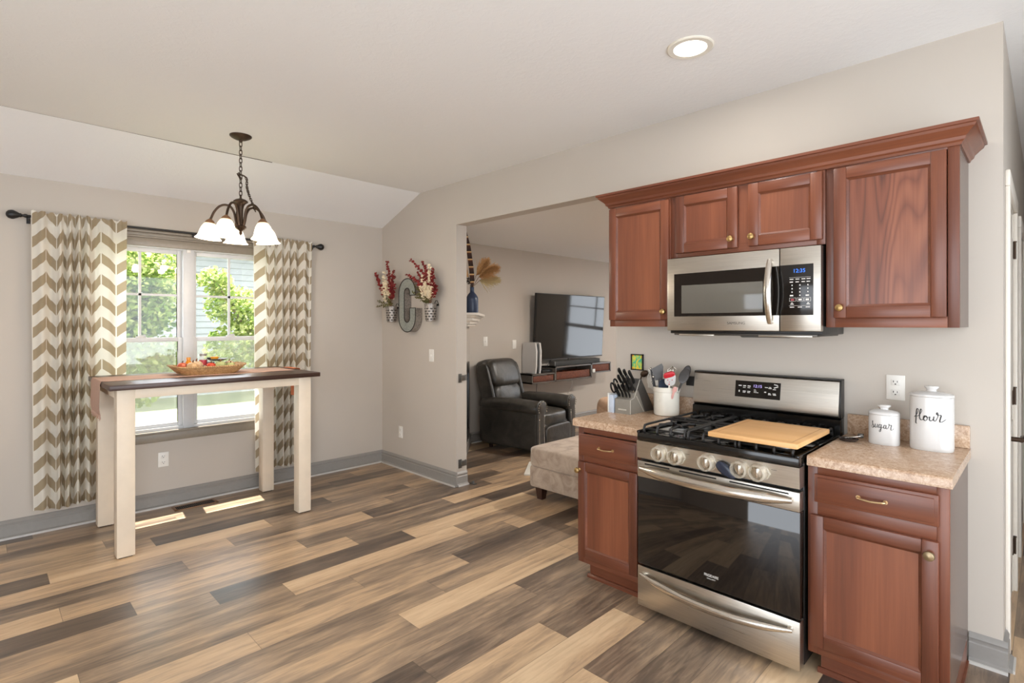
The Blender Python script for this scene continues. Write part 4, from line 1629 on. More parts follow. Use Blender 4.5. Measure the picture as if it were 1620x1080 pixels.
m.add([b0 + nrm * .006 - KD * .002 + Vector((.001, 0, 0)), b0 - nrm * .006 - KD * .002 + Vector((.001, 0, 0)), b0 - nrm * .003 - KD * .07 + Vector((.001, 0, 0)), b0 + nrm * .003 - KD * .07 + Vector((.001, 0, 0)),
       b0 + nrm * .006 - KD * .002 - Vector((.001, 0, 0)), b0 - nrm * .006 - KD * .002 - Vector((.001, 0, 0)), b0 - nrm * .003 - KD * .07 - Vector((.001, 0, 0)), b0 + nrm * .003 - KD * .07 - Vector((.001, 0, 0))],
      [(0, 1, 2, 3), (7, 6, 5, 4), (0, 4, 5, 1), (1, 5, 6, 2), (2, 6, 7, 3), (3, 7, 4, 0)])
m.build('blade', M['steel'], sc_)

# pale blue and white box behind the block
bb = thing('slim_box', (-0.80, -0.26, 0.914), 'slim pale blue and white box standing left of the knife block', 'box')
MB().box(-0.806, -0.31, 0.9142, -0.775, -0.20, 1.022, 0.002).build('blue_sleeve', M['bluewhite'], bb)
MB().box(-0.815, -0.312, 0.9142, -0.807, -0.198, 1.032, 0.002).build('white_cover', M['white'], bb)

# ---- utensil crock
CX, CY, CR = -0.515, -0.140, 0.0735
cr = thing('utensil_crock', (CX, CY, 0.914), 'cream stoneware crock full of cooking utensils left of the range', 'crock')
m = MB()
m.lathe([(CR - .008, 0.9142), (CR - .002, 0.918), (CR, 0.93), (CR, 1.052), (CR + .004, 1.054), (CR + .005, 1.078), (CR + .002, 1.081), (CR - .005, 1.081), (CR - .007, 1.07), (CR - .008, 0.93), (0.001, 0.926)], (CX, CY, 0), 40)
m.build('crock_body', M['stoneware'], cr)
m = MB()
for k in range(10):
    a = 2 * PI * k / 10
    m.sphere((CX - 0.008 + 0.009 * math.cos(a), CY - CR - 0.0005, 1.006 + 0.009 * math.sin(a)), 0.0028, 8, (1, .5, 1))
m.build('pressed_mark', M['stoneware'], cr)


def lean(dx, dy, h, x0=0.0, y0=0.0):
    b = Vector((CX + x0, CY + y0, 0.935))
    tp = Vector((CX + x0 + dx, CY + y0 + dy, 0.935 + h))
    return b, tp, (tp - b).normalized()


def utensil(name, label, cat, hm, headfn, lp, hr=0.006):
    b, tp, d = lean(*lp)
    t = thing(name, b, label, cat, 'utensils in the crock')
    MB().tube([b, b.lerp(tp, .5), tp], [hr, hr * .9, hr * .8], 10).build('handle', hm, t)
    headfn(t, tp, d)
    return t


def flat_head(mat, w, l, th, name='head', e=0.5, yaw=0):
    def fn(t, tp, d):
        zax = d
        xax = Vector((0.82, 0.57, 0)); xax = (xax - d * xax.dot(d)).normalized()
        yax = zax.cross(xax)
        rot = Matrix((xax, yax, zax)).transposed().to_4x4()
        m_ = MB().cushion(tp + d * (l / 2 - .006), (w, th, l), rot, e)
        m_.build(name, mat, t)
    return fn


def spoon_head(mat, w, l):
    def fn(t, tp, d):
        xax = Vector((0.82, 0.57, 0)); xax = (xax - d * xax.dot(d)).normalized()
        yax = d.cross(xax)
        rot = Matrix((xax, yax, d)).transposed().to_4x4()
        m_ = MB().cushion((0, 0, 0), (w, 0.024, l), None, 1.0, 12)
        for q in m_.v:
            if q.y < 0:
                q.y = -q.y * 0.55
        m2_ = MB().sub(m_, Matrix.Translation(tp + d * l * .45) @ rot)
        m2_.build('bowl', mat, t)
    return fn


def turner(t, tp, d):
    xax = Vector((0.82, 0.57, 0)); xax = (xax - d * xax.dot(d)).normalized()
    m_ = MB()
    l = 0.085
    a, b = 0.022, 0.036
    n = d.cross(xax).normalized() * 0.002
    V = [tp - xax * a, tp + xax * a, tp + d * l * .9 + xax * b, tp + d * l + d * .01 + xax * b * .8, tp + d * l * .82 - xax * b]
    m_.add([p - n for p in V] + [p + n for p in V], [(0, 1, 2, 3, 4), (9, 8, 7, 6, 5)] + [(i, i + 5, (i + 1) % 5 + 5, (i + 1) % 5) for i in range(5)])
    m_.build('blade', M['silicone_grey'], t)


utensil('slotted_turner', 'wide grey angled turner standing tallest near the middle of the crock', 'turner', M['silicone_grey'], turner, (-0.022, -0.015, 0.185, -0.01, -0.015), 0.008)
utensil('ladle', 'dark navy ladle resting at the front of the crock below the grey turner', 'ladle', M['silicone_navy'], spoon_head(M['silicone_navy'], 0.062, 0.085), (0.012, -0.030, 0.120, 0.0, -0.02), 0.007)
utensil('large_spoon', 'large grey serving spoon at the right side of the crock', 'spoon', M['silicone_grey'], spoon_head(M['silicone_grey'], 0.056, 0.098), (0.075, 0.0, 0.175, 0.02, 0.0), 0.006)
utensil('large_spoon', 'second grey spoon half hidden behind the serving spoon in the crock', 'spoon', M['silicone_grey'], spoon_head(M['silicone_grey'], 0.046, 0.085), (0.060, 0.050, 0.195, 0.01, 0.03), 0.006)
utensil('small_spatula', 'white paddle spatula with a red top band facing out of the crock', 'spatula', M['stoneware'], flat_head(M['ceramic'], 0.062, 0.078, 0.016, 'paddle', .7), (0.040, -0.035, 0.165, 0.01, -0.02), 0.007)
sp_ = bpy.data.objects['small_spatula']
b, tp, d = lean(0.040, -0.035, 0.165, 0.01, -0.02)
xax = Vector((0.82, 0.57, 0)); xax = (xax - d * xax.dot(d)).normalized()
rot = Matrix((xax, d.cross(xax), d)).transposed().to_4x4()
MB().cushion(tp + d * 0.060 - xax * .008, (0.066, 0.0175, 0.040), rot @ Matrix.Rotation(R(-24), 4, 'Y'), .75).build('red_band', M['red'], sp_)
m = MB()
nf = rot.to_3x3() @ Vector((0, 1, 0))
if nf.y > 0: nf = -nf
for (u, w, r_) in ((-0.014, 0.032, .0035), (0.010, 0.034, .0035), (-0.004, 0.020, .003), (-0.004, 0.006, .004)):
    m.sphere(tp + d * w + xax * u + nf * 0.008, r_, 8)
m.build('printed_dots', plain('pink_print', (196, 96, 96), .5), sp_)
utensil('spatula', 'pale pink spatula leaning right in front of the large spoon', 'spatula', M['pink'], flat_head(M['pink'], 0.024, 0.035, 0.010), (0.062, -0.03, 0.13, 0.015, -0.02), 0.008)
tg = thing('tongs', (CX - .05, CY - .02, 0.935), 'black and steel kitchen tongs at the left side of the crock', 'tongs')
for k, (dx, dy) in enumerate(((-0.055, -0.02), (-0.030, -0.035))):
    b, tp, d = lean(dx, dy, 0.245 if k == 0 else 0.20, -0.025, -0.02)
    MB().tube([b, b.lerp(tp, .5) + Vector((-.004, -.006, 0)), tp], [0.005, 0.009, 0.007], 10, flat=(1, .6)).build('arm', M['silicone_dark'], tg)
    MB().sphere(tp + d * .004, 0.008, 10).build('tip', M['steel_hi'], tg)
wh = thing('whisk', (CX, CY + .03, 0.935), 'steel whisk with dark wires at the back of the crock', 'whisk')
b, tp, d = lean(0.010, 0.01, 0.17, 0.0, 0.03)
MB().tube([b, tp], 0.007, 10).build('handle', M['steel'], wh)
m = MB()
for k in range(5):
    a = PI * k / 5
    ax = Vector((math.cos(a), math.sin(a), 0))
    m.tube([tp, tp + d * .03 + ax * .024, tp + d * .075 + ax * .026, tp + d * .095, tp + d * .075 - ax * .026, tp + d * .03 - ax * .024, tp], 0.0013, 6)
m.build('wires', M['steel_hi'], wh)

# ---- small framed print clipped on the wall, outlet, wire hook
fr = thing('small_picture', (-0.80, -0.006, 1.15), 'tiny black framed colorful print on the wall above the knife block', 'picture')
m = MB()
for (a, b, c, d_) in ((-0.842, 1.250, -0.752, 1.257), (-0.842, 1.153, -0.752, 1.160), (-0.842, 1.153, -0.835, 1.257), (-0.759, 1.153, -0.752, 1.257)):
    m.box(a, -0.013, b, c, -0.0005, d_)
m.build('frame', M['black'], fr, smooth=0)
MB().box(-0.836, -0.007, 1.159, -0.758, -0.001, 1.251).build('print', art_mat(), fr)
rs_ = thing('dark_scoop', (-0.745, -0.03, 1.12), 'small dark metal scoop hanging on the wall below the tiny picture', 'scoop')
m = MB().cushion((-0.737, -0.020, 1.135), (0.058, 0.026, 0.040), Matrix.Rotation(R(-28), 4, 'Y'), .95, 12)
m.build('bowl', M['bronze'], rs_)
MB().tube([(-0.762, -0.012, 1.118), (-0.772, -0.010, 1.085), (-0.775, -0.008, 1.05)], 0.004, 8).build('handle', M['bronze'], rs_)


def outlet(loc, label, axis='y', group='duplex wall outlets', plug=False):
    """cover plate with two receptacles; axis 'y' = on the range wall, 'x' = on the window wall"""
    t = thing('wall_outlet', loc, label, 'outlet', group)
    x, y, z = loc

    def put(m_, u0, w0, d0, u1, w1, d1, bev=0.0):
        if axis == 'y':
            m_.box(x + u0, y - d1, z + w0, x + u1, y - d0, z + w1, bev)
        else:
            m_.box(x + d0, y + u0, z + w0, x + d1, y + u1, z + w1, bev)
    p = MB()
    put(p, -0.036, -0.058, 0.0, 0.036, 0.058, 0.005, 0.002)
    p.build('cover_plate', M['white'], t)
    for s in (-1, 1):
        r_ = MB()
        put(r_, -0.017, s * 0.024 - 0.014, 0.004, 0.017, s * 0.024 + 0.014, 0.0072, 0.003)
        ro = r_.build('receptacle', M['white'], t)
        sl = MB()
        put(sl, -0.009, s * 0.024, 0.007, -0.006, s * 0.024 + 0.009, 0.0076)
        put(sl, 0.006, s * 0.024, 0.007, 0.0085, s * 0.024 + 0.008, 0.0076)
        put(sl, -0.003, s * 0.024 - 0.010, 0.007, 0.003, s * 0.024 - 0.005, 0.0076)
        sl.build('slots', M['slot'], ro, smooth=0)
    return t


def switch(loc, label, axis='y', blank=False):
    t = thing('light_switch' if not blank else 'blank_plate', loc, label, 'switch' if not blank else 'wall plate', 'wall switch plates')
    x, y, z = loc

    def put(m_, u0, w0, d0, u1, w1, d1, bev=0.0):
        if axis == 'y':
            m_.box(x + u0, y - d1, z + w0, x + u1, y - d0, z + w1, bev)
        else:
            m_.box(x + d0, y + u0, z + w0, x + d1, y + u1, z + w1, bev)
    p = MB()
    put(p, -0.036, -0.058, 0.0, 0.036, 0.058, 0.005, 0.002)
    p.build('cover_plate', M['white'], t)
    if not blank:
        r_ = MB()
        put(r_, -0.005, -0.012, 0.004, 0.005, 0.012, 0.013, 0.003)
        r_.build('toggle', M['white'], t)
    return t


outlet((0.584, 0, 1.155), 'white duplex outlet on the wall behind the white canisters')
outlet((-0.685, 0, 1.105), 'white duplex outlet on the wall between knife block and crock')
outlet((-3.545, 0, 0.362), 'low white duplex outlet on the wall below the metal letter')
outlet((XW, -1.985, 0.375), 'white duplex outlet under the window behind the table', 'x')
switch((-3.024, 0, 1.157), 'white light switch on the wall left of the opening')
switch((XW, 1.470, 1.236), 'white light switch on the living room wall above the recliner', 'x')
switch((XW, 1.985, 1.185), 'blank white plate on the living room wall beside the game console', 'x', True)
# white wire loop holder around the outlet
wl = thing('wire_holder', (-0.655, -0.03, 1.05), 'thin white wire loop holder hanging over the outlet beside the crock', 'holder')
m = MB()
for off, rr in ((0.0, 0.062), (-0.02, 0.058)):
    m.tube([(-0.650 + rr * math.cos(2 * PI * k / 26), -0.014 + off, 1.10 + rr * 1.05 * math.sin(2 * PI * k / 26)) for k in range(26)], 0.0014, 6, closed=True)
m.tube([(-0.650, -0.034, 1.165), (-0.650, -0.034, 1.04)], 0.0014, 6)
for a in (30, 150, 270):
    m.tube([(-0.650 + 0.06 * math.cos(R(a)), -0.014, 1.10 + .063 * math.sin(R(a))), (-0.650 + .057 * math.cos(R(a)), -0.034, 1.10 + .06 * math.sin(R(a)))], 0.0014, 6)
m.build('wire_loop', M['white'], wl)
gd = thing('clip_holder', (-0.395, -0.03, 1.12), 'black rectangular box clipped to the wall behind the crock spoons', 'box')
MB().box(-0.445, -0.035, 1.085, -0.383, -0.001, 1.140, 0.003).build('box_body', M['black'], gd)


# ---- canisters with hand lettering
def stroke_text(parent, strokes, cx, cy, cz, w, rx, ry, r0):
    """strokes are polylines in a 1-unit wide field laid round the oval front"""
    m_ = MB()
    for st in strokes:
        pts = []
        cm_ = catmull([(a, b, 0) for a, b in st], 5)
        rad = []
        for i, p in enumerate(cm_):
            dx = (p.x - 0.5) * w
            k = max(-0.98, min(0.98, dx / rx))
            y_ = cy - ry * (1 - abs(k) ** OV) ** (1 / OV) - 0.0004
            pts.append((cx + dx, y_, cz + p.y * w))
            nx = cm_[min(i + 1, len(cm_) - 1)]
            down = (p.y - nx.y) > 0.004
            rad.append(r0 * (1.35 if down else 0.75))
        m_.tube(pts, rad, 6)
    return m_.build('hand_lettering', M['ink'], parent)


OV = 2.6
FLOUR = [[(0.00, 0.12), (0.09, 0.26), (0.14, 0.42), (0.10, 0.47), (0.07, 0.36), (0.06, 0.10), (0.05, -0.10), (0.09, -0.13)],
         [(0.01, 0.16), (0.10, 0.17), (0.18, 0.24), (0.25, 0.40), (0.22, 0.47), (0.19, 0.34), (0.18, 0.12), (0.23, 0.03), (0.30, 0.08), (0.37, 0.20)],
         [(0.40, 0.22), (0.33, 0.20), (0.31, 0.08), (0.36, 0.02), (0.42, 0.08), (0.42, 0.18), (0.38, 0.22), (0.42, 0.16), (0.50, 0.18)],
         [(0.51, 0.20), (0.50, 0.08), (0.54, 0.03), (0.61, 0.10), (0.64, 0.22)],
         [(0.64, 0.22), (0.63, 0.08), (0.68, 0.04), (0.74, 0.16), (0.77, 0.30), (0.75, 0.38), (0.72, 0.33), (0.78, 0.28), (0.86, 0.28), (0.84, 0.16), (0.82, 0.04), (0.88, 0.02), (1.0, 0.13)]]
SUGAR = [[(0.00, 0.06), (0.06, 0.20), (0.08, 0.38), (0.06, 0.36), (0.07, 0.24), (0.11, 0.12), (0.08, 0.02), (0.02, 0.04)],
         [(0.09, 0.04), (0.16, 0.10), (0.19, 0.24), (0.18, 0.10), (0.22, 0.04), (0.28, 0.12), (0.30, 0.24), (0.29, 0.08), (0.35, 0.06)],
         [(0.46, 0.24), (0.38, 0.22), (0.36, 0.10), (0.41, 0.05), (0.46, 0.14), (0.47, 0.24), (0.46, 0.02), (0.43, -0.14), (0.38, -0.16), (0.39, -0.08), (0.50, 0.06), (0.58, 0.12)],
         [(0.68, 0.22), (0.60, 0.20), (0.58, 0.08), (0.63, 0.03), (0.68, 0.12), (0.69, 0.22), (0.68, 0.08), (0.73, 0.03), (0.80, 0.14)],
         [(0.80, 0.14), (0.82, 0.26), (0.80, 0.30), (0.84, 0.24), (0.92, 0.24), (0.90, 0.10), (0.90, -0.02), (0.96, 0.0), (1.02, 0.08)]]


def oval(m_, prof, cx, cy, rx, ry, n=48):
    """prof: list of (scale, z)"""
    vs, fs = [], []
    for (s, z) in prof:
        for k in range(n):
            a = 2 * PI * k / n
            c_, s_ = math.cos(a), math.sin(a)
            e = 2 / OV
            vs.append((cx + rx * s * math.copysign(abs(c_) ** e, c_), cy + ry * s * math.copysign(abs(s_) ** e, s_), z))
    for i in range(len(prof) - 1):
        for k in range(n):
            k2 = (k + 1) % n
            fs.append((i * n + k, i * n + k2, (i + 1) * n + k2, (i + 1) * n + k))
    fs.append(tuple(reversed(range(n))))
    fs.append(tuple(range((len(prof) - 1) * n, len(prof) * n)))
    m_.add(vs, fs)


def canister(cx, cy, rx, ry, zt, kz, label, strokes, tw, tz, r0):
    t = thing('ceramic_canister', (cx, cy, 0.914), label, 'canister', 'white ceramic canisters')
    m_ = MB()
    oval(m_, [(0.97, 0.9142), (0.995, 0.918), (1, 0.93), (1, zt - 0.002)], cx, cy, rx, ry)
    m_.build('jar_body', M['ceramic'], t)
    m_ = MB()
    oval(m_, [(1.0, zt - .001), (1.008, zt + 0.001), (1.0, zt + 0.007), (0.92, zt + 0.012), (0.6, zt + 0.018), (0.2, zt + 0.021)], cx, cy, rx, ry)
    lid = m_.build('lid', M['ceramic'], t)
    k = MB()
    k.lathe([(0.014, zt + .020), (0.013, zt + .026), (0.020, kz - .006), (0.020, kz - .001), (0.017, kz), (0.001, kz + .001)], (cx, cy, 0), 24, sx=1.25, sy=.8)
    k.build('lid_knob', M['ceramic'], lid)
    stroke_text(t, strokes, cx, cy, tz, tw, rx, ry, r0)
    return t


canister(0.5660, -0.150, 0.0585, 0.046, 1.048, 1.089, 'small white oval canister lettered sugar on the right countertop', SUGAR, 0.082, 0.986, 0.0011)
canister(0.7340, -0.135, 0.0760, 0.060, 1.143, 1.186, 'large white oval canister lettered flour at the right end of the countertop', FLOUR, 0.106, 1.040, 0.0016)

# ---- dark spoon rest with a measuring spoon
sr = thing('spoon_rest', (0.445, -0.20, 0.914), 'dark oval spoon rest on the countertop between range and sugar canister', 'spoon rest')
m = MB()
oval_prof = [(0.55, 0.9145), (0.85, 0.918), (1.0, 0.927), (0.97, 0.928), (0.82, 0.921), (0.2, 0.919)]
m.lathe([(0.042 * s, z) for s, z in oval_prof], (0.438, -0.205, 0), 28, 1.0, .8)
m.build('dish', plain('dark_glazed_dish', (58, 48, 44), 0.2), sr)
ms_ = thing('measuring_spoon', (0.46, -0.18, 0.92), 'steel measuring spoon lying on the dark spoon rest', 'spoon')
MB().tube([(0.425, -0.215, 0.9285), (0.455, -0.19, 0.933), (0.485, -0.165, 0.940)], [0.006, 0.005, 0.009], 10, flat=(.5, 1)).build('handle', M['steel_hi'], ms_)
MB().box(0.468, -0.178, 0.930, 0.490, -0.155, 0.948, 0.003).build('cup', M['steel_dark'], ms_)
# ================================================================ DINING END
TT = 1.077
tb = thing('pub_table', (-3.36, -1.80, 0), 'tall cream legged pub table with dark top in front of the window', 'table')
m = MB()
m.box(-3.790, -2.470, TT - 0.033, -2.930, -1.138, TT, 0.004)
m.build('tabletop', M['espresso'], tb)
m = MB()
x0, x1, y0, y1 = -3.785, -2.962, -2.428, -1.200
m.box(x1 - 0.022, y0 + .09, 0.985, x1 - 0.002, y1 - .09, TT - 0.033, 0.002)
m.build('long_apron', M['creamwood'], tb)
MB().box(x0 + 0.002, y0 + .09, 0.985, x0 + 0.022, y1 - .09, TT - 0.033, 0.002).build('long_apron', M['creamwood'], tb)
m = MB()
m.box(x0 + .09, y0 + 0.003, 0.985, x1 - .09, y0 + 0.023, TT - 0.033, 0.002)
m.build('end_apron', M['creamwood'], tb)
m = MB()
m.box(x0 + .09, y1 - 0.023, 0.985, x1 - .09, y1 - 0.003, TT - 0.033, 0.002)
m.build('end_apron', M['creamwood'], tb)
for a in (x0, x1 - 0.093):
    for b in (y0, y1 - 0.095):
        m = MB().box(a, b, 0.006, a + 0.093, b + 0.095, TT - 0.0335, 0.004)
        lg = m.build('leg', M['creamwood'], tb)
        MB().box(a + .012, b + .012, 0, a + 0.081, b + .083, 0.0065).build('foot_pad', M['gap'], lg)

# ---- runner lying along the table, ends hanging down
ru = thing('table_runner', (-3.45, -1.8, TT), 'dusty rose frayed table runner lying along the dark table top', 'table runner')
rnd = random.Random(4)


def cloth_strip(xa, xb, path, n=14, seed=0, jag=0.006):
    """path: (y, z) polyline; strip of width xa..xb with two-sided thickness"""
    r_ = random.Random(seed)
    top, bot = [], []
    k = len(path)
    for i, (y, z) in enumerate(path):
        a = path[max(i - 1, 0)]; b = path[min(i + 1, k - 1)]
        ty, tz = b[0] - a[0], b[1] - a[1]
        ln = math.hypot(ty, tz) or 1
        ny, nz = -tz / ln, ty / ln
        if nz < -0.01: ny, nz = -ny, -nz
        for j in range(n + 1):
            s = j / n
            x = xa + (xb - xa) * s
            if j == 0: x += r_.uniform(-jag, jag)
            if j == n: x += r_.uniform(-jag, jag)
            top.append((x, y + ny * .0022, z + nz * .0022))
            bot.append((x, y, z))
    m_ = MB()
    fs = []
    W_ = n + 1
    for i in range(k - 1):
        for j in range(n):
            a, b, c, d = i * W_ + j, i * W_ + j + 1, (i + 1) * W_ + j + 1, (i + 1) * W_ + j
            fs.append((a, b, c, d))
            o = k * W_
            fs.append((a + o, d + o, c + o, b + o))
    for i in range(k - 1):
        o = k * W_
        for j in (0, n):
            a, b = i * W_ + j, (i + 1) * W_ + j
            fs.append((a, b, b + o, a + o))
    m_.add(top + bot, fs)
    return m_


path = [(-2.474, 0.860), (-2.480, 0.90), (-2.478, 0.96), (-2.476, 1.02), (-2.476, 1.062), (-2.468, 1.0805)]
yy = -2.44
while yy < -1.20:
    path.append((yy, TT + 0.0012 + 0.0008 * math.sin(yy * 9)))
    yy += 0.03

cloth_strip(-3.600, -3.235, path, 16, 2).build('runner_cloth', [M['runner']], ru)
fr_ = MB()
r_ = random.Random(8)
for ye, zb in ((-2.4735, 0.862),):
    for i in range(60):
        x = -3.60 + 0.365 * i / 59
        l = r_.uniform(0.015, 0.04)
        fr_.tube([(x, ye, zb), (x + r_.uniform(-.006, .006), ye + r_.uniform(-.004, .004), zb - l)], 0.0011, 4)
o = fr_.build('fringe', M['runner'], ru)
# orange napkin at the far end
on = thing('orange_napkin', (-3.52, -1.12, 1.0), 'orange cloth hanging off the far right end of the table', 'cloth')
p2 = [(-1.1205, 0.845), (-1.1195, 0.90), (-1.1205, 0.97), (-1.1215, 1.04), (-1.1235, 1.0815), (-1.139, 1.0845), (-1.19, 1.0835)]
cloth_strip(-3.53, -3.34, p2, 10, 6, .003).build('cloth', M['fringe_orange'], on)

# ---- wicker tray with small things in it
bkx, bky, bz = -3.415, -1.800, TT + 0.0035
bt = thing('wicker_tray', (bkx, bky, bz), 'oblong wicker tray basket filled with small fall decorations on the table runner', 'basket')
m = MB()
n = 56


def ring(z, rx, ry, wob=0.0):
    out = []
    for k in range(n):
        a = 2 * PI * k / n
        c_, s_ = math.cos(a), math.sin(a)
        e = 2 / 5.0
        out.append((bkx + rx * math.copysign(abs(c_) ** e, c_), bky + ry * math.copysign(abs(s_) ** e, s_), z + wob * (abs(s_) ** 3)))
    return out


lv = [ring(bz, .120, .180), ring(bz + .018, .132, .205, .003), ring(bz + .038, .143, .228, .006), ring(bz + .056, .152, .248, .010), ring(bz + .057, .146, .242, .010), ring(bz + .02, .124, .195, .003), ring(bz + .021, .112, .170)]
vs = [p for l in lv for p in l]
fs = []
for i in range(len(lv) - 1):
    for k in range(n):
        k2 = (k + 1) % n
        fs.append((i * n + k, i * n + k2, (i + 1) * n + k2, (i + 1) * n + k))
fs.append(tuple(reversed(range(n))))
fs.append(tuple(range((len(lv) - 1) * n, len(lv) * n)))
m.add(vs, fs)
m.build('woven_body', M['wicker'], bt)
rm = MB()
rm.tube(ring(bz + .057, .150, .246, .010), 0.006, 8, closed=True)
rm.build('braided_rim', M['wicker'], bt)
zf = bz + 0.022
C_ = {k: plain(k, c, r, var=.08, scale=60) for k, (c, r) in {
    'terracotta_glaze': ((196, 92, 58), .35), 'amber_glass': ((220, 140, 30), .2), 'tan_paint': ((200, 164, 120), .5), 'green_paint': ((170, 178, 120), .5),
    'red_paint': ((196, 64, 36), .4), 'orange_paint': ((226, 150, 40), .3), 'jar_label_red': ((176, 60, 70), .4), 'beige_paint': ((212, 186, 150), .5), 'brown_paint': ((128, 64, 40), .4), 'plate_dark': ((96, 92, 78), .25)}.items()}


def pumpkin(x, y, r, mat, label, hz=0.0, sq=.8):
    t = thing('small_pumpkin', (x, y, zf + hz), label, 'pumpkin', 'small pumpkins in the wicker tray')
    vs_, fs_ = [], []
    nu, nv = 32, 10
    for i in range(nv + 1):
        ph = -PI / 2 + PI * i / nv
        for k in range(nu):
            th = 2 * PI * k / nu
            rr = r * (1 - 0.10 * (math.cos(th * 8) * .5 + .5)) * max(.02, math.cos(ph)) ** .8
            vs_.append((x + rr * math.cos(th), y + rr * math.sin(th), zf + hz + r * sq + r * sq * math.sin(ph) - 0.12 * r * (1 if abs(ph) > 1.4 else 0)))
    for i in range(nv):
        for k in range(nu):
            k2 = (k + 1) % nu
            fs_.append((i * nu + k, i * nu + k2, (i + 1) * nu + k2, (i + 1) * nu + k))
    MB().add(vs_, fs_).build('body', mat, t)
    zt = zf + hz + r * sq * 1.85
    MB().tube([(x, y, zt), (x + .003, y, zt + r * .3), (x + .008, y + .003, zt + r * .45)], [r * .14, r * .11, r * .1], 8).build('stem', M['twig'], t)
    return t


pumpkin(bkx + .045, bky - .110, 0.043, C_['tan_paint'], 'tan little pumpkin near the left end of the wicker tray')
pumpkin(bkx - .02, bky - .070, 0.046, C_['beige_paint'], 'beige little pumpkin behind the tan one in the wicker tray')
pumpkin(bkx + .050, bky + .010, 0.034, C_['red_paint'], 'red little pumpkin at the middle front of the wicker tray', .006)
pumpkin(bkx + .050, bky + .075, 0.042, C_['green_paint'], 'pale green little pumpkin right of the red one in the wicker tray')
pumpkin(bkx + .035, bky + .150, 0.032, C_['green_paint'], 'smallest green pumpkin toward the right of the wicker tray', .004)
pumpkin(bkx - .045, bky + .165, 0.036, C_['beige_paint'], 'beige little pumpkin at the right end of the wicker tray', .006)
pumpkin(bkx - .06, bky + .105, 0.036, C_['brown_paint'], 'brown little pumpkin at the back right of the wicker tray', .006)
pumpkin(bkx - .01, bky - .165, 0.036, C_['terracotta_glaze'], 'terracotta little pumpkin at the left end of the wicker tray', .008)
sb = thing('syrup_bottle', (bkx - .05, bky - .12, zf), 'small amber bottle standing at the left back of the wicker tray', 'bottle')
MB().lathe([(.020, zf), (.023, zf + .006), (.023, zf + .06), (.012, zf + .078), (.012, zf + .085)], (bkx - .05, bky - .115, 0), 20).build('body', C_['amber_glass'], sb)
MB().lathe([(.014, zf + .085), (.014, zf + .100), (.001, zf + .101)], (bkx - .05, bky - .115, 0), 16).build('cap', C_['orange_paint'], sb)
for i, (dx, dy, h, lab) in enumerate(((-.055, -.015, .125, 'tall clear jar with red label at the middle of the wicker tray'), (-.070, .040, .092, 'short clear jar with dark lid behind the dark plate in the wicker tray'))):
    j = thing('glass_jar', (bkx + dx, bky + dy, zf), lab, 'jar', 'clear jars in the wicker tray')
    MB().lathe([(.024, zf), (.027, zf + .005), (.027, zf + h * .72), (.022, zf + h * .8), (.022, zf + h * .86)], (bkx + dx, bky + dy, 0), 22).build('glass_body', glass_pane('jar_glass_%d' % i, haze=.25), j)
    MB().lathe([(.0255, zf + h * .30), (.0278, zf + h * .30), (.0278, zf + h * .62), (.0255, zf + h * .62)], (bkx + dx, bky + dy, 0), 22, cap=False).build('label_band', C_['jar_label_red'] if i == 0 else M['white'], j)
    MB().lathe([(.025, zf + h * .86), (.025, zf + h), (.001, zf + h + .001)], (bkx + dx, bky + dy, 0), 22).build('lid', M['galv_side'] if i == 0 else M['gap'], j)
pl = thing('small_plate', (bkx - .01, bky + .07, zf + .05), 'dark shallow plate resting on the pumpkins in the wicker tray', 'plate')
MB().lathe([(.03, zf + .068), (.05, zf + .071), (.072, zf + .082), (.072, zf + .085), (.05, zf + .075), (.001, zf + .073)], (bkx - .025, bky + .075, 0), 28).build('dish', C_['plate_dark'], pl)
ob_ = thing('small_bowl', (bkx - .02, bky + .06, zf + .075), 'small orange bowl sitting on the dark plate in the wicker tray', 'bowl')
MB().lathe([(.014, zf + .0755), (.020, zf + .078), (.031, zf + .096), (.031, zf + .099), (.028, zf + .098), (.018, zf + .081), (.001, zf + .079)], (bkx - .022, bky + .055, 0), 24).build('dish', C_['orange_paint'], ob_)

# ---- curtain rod
RXc, RZc = -3.838, 2.190
cd = thing('curtain_rod', (RXc, -1.79, RZc), 'black curtain rod with ball finials above the window', 'curtain rod')
MB().cyl((RXc, -2.80, RZc), (RXc, -0.775, RZc), 0.0085, 14).build('rod', M['black'], cd)
for ye, s in ((-2.80, -1), (-0.775, 1)):
    m = MB()
    mt = Matrix.Translation((RXc, ye, RZc)) @ Matrix.Rotation(PI / 2 * -s, 4, 'X')
    m.lathe([(.0085, -.01), (.013, 0.0), (.013, .006), (.009, .012), (.009, .020), (.015, .026), (.013, .030), (.022, .045), (.030, .062), (.031, .072), (.026, .088), (.014, .098), (.001, .101)], n=20, mtx=mt)
    m.build('finial', M['black'], cd)
for yb_ in (-2.785, -1.79, -0.79):
    m = MB()
    m.tube([(XW + .002, yb_, RZc - .02), (RXc - .004, yb_, RZc - .02), (RXc, yb_, RZc - .010)], 0.005, 8)
    m.box(XW, yb_ - .010, RZc - .045, XW + .004, yb_ + .010, RZc + .01)
    m.cyl((RXc, yb_ - .006, RZc - .016), (RXc, yb_ + .006, RZc - .016), 0.011, 12)
    m.tube([(RXc + .002, yb_, RZc - .022), (RXc + .002, yb_, RZc - .036)], 0.004, 8)
    m.build('bracket', M['black'], cd)


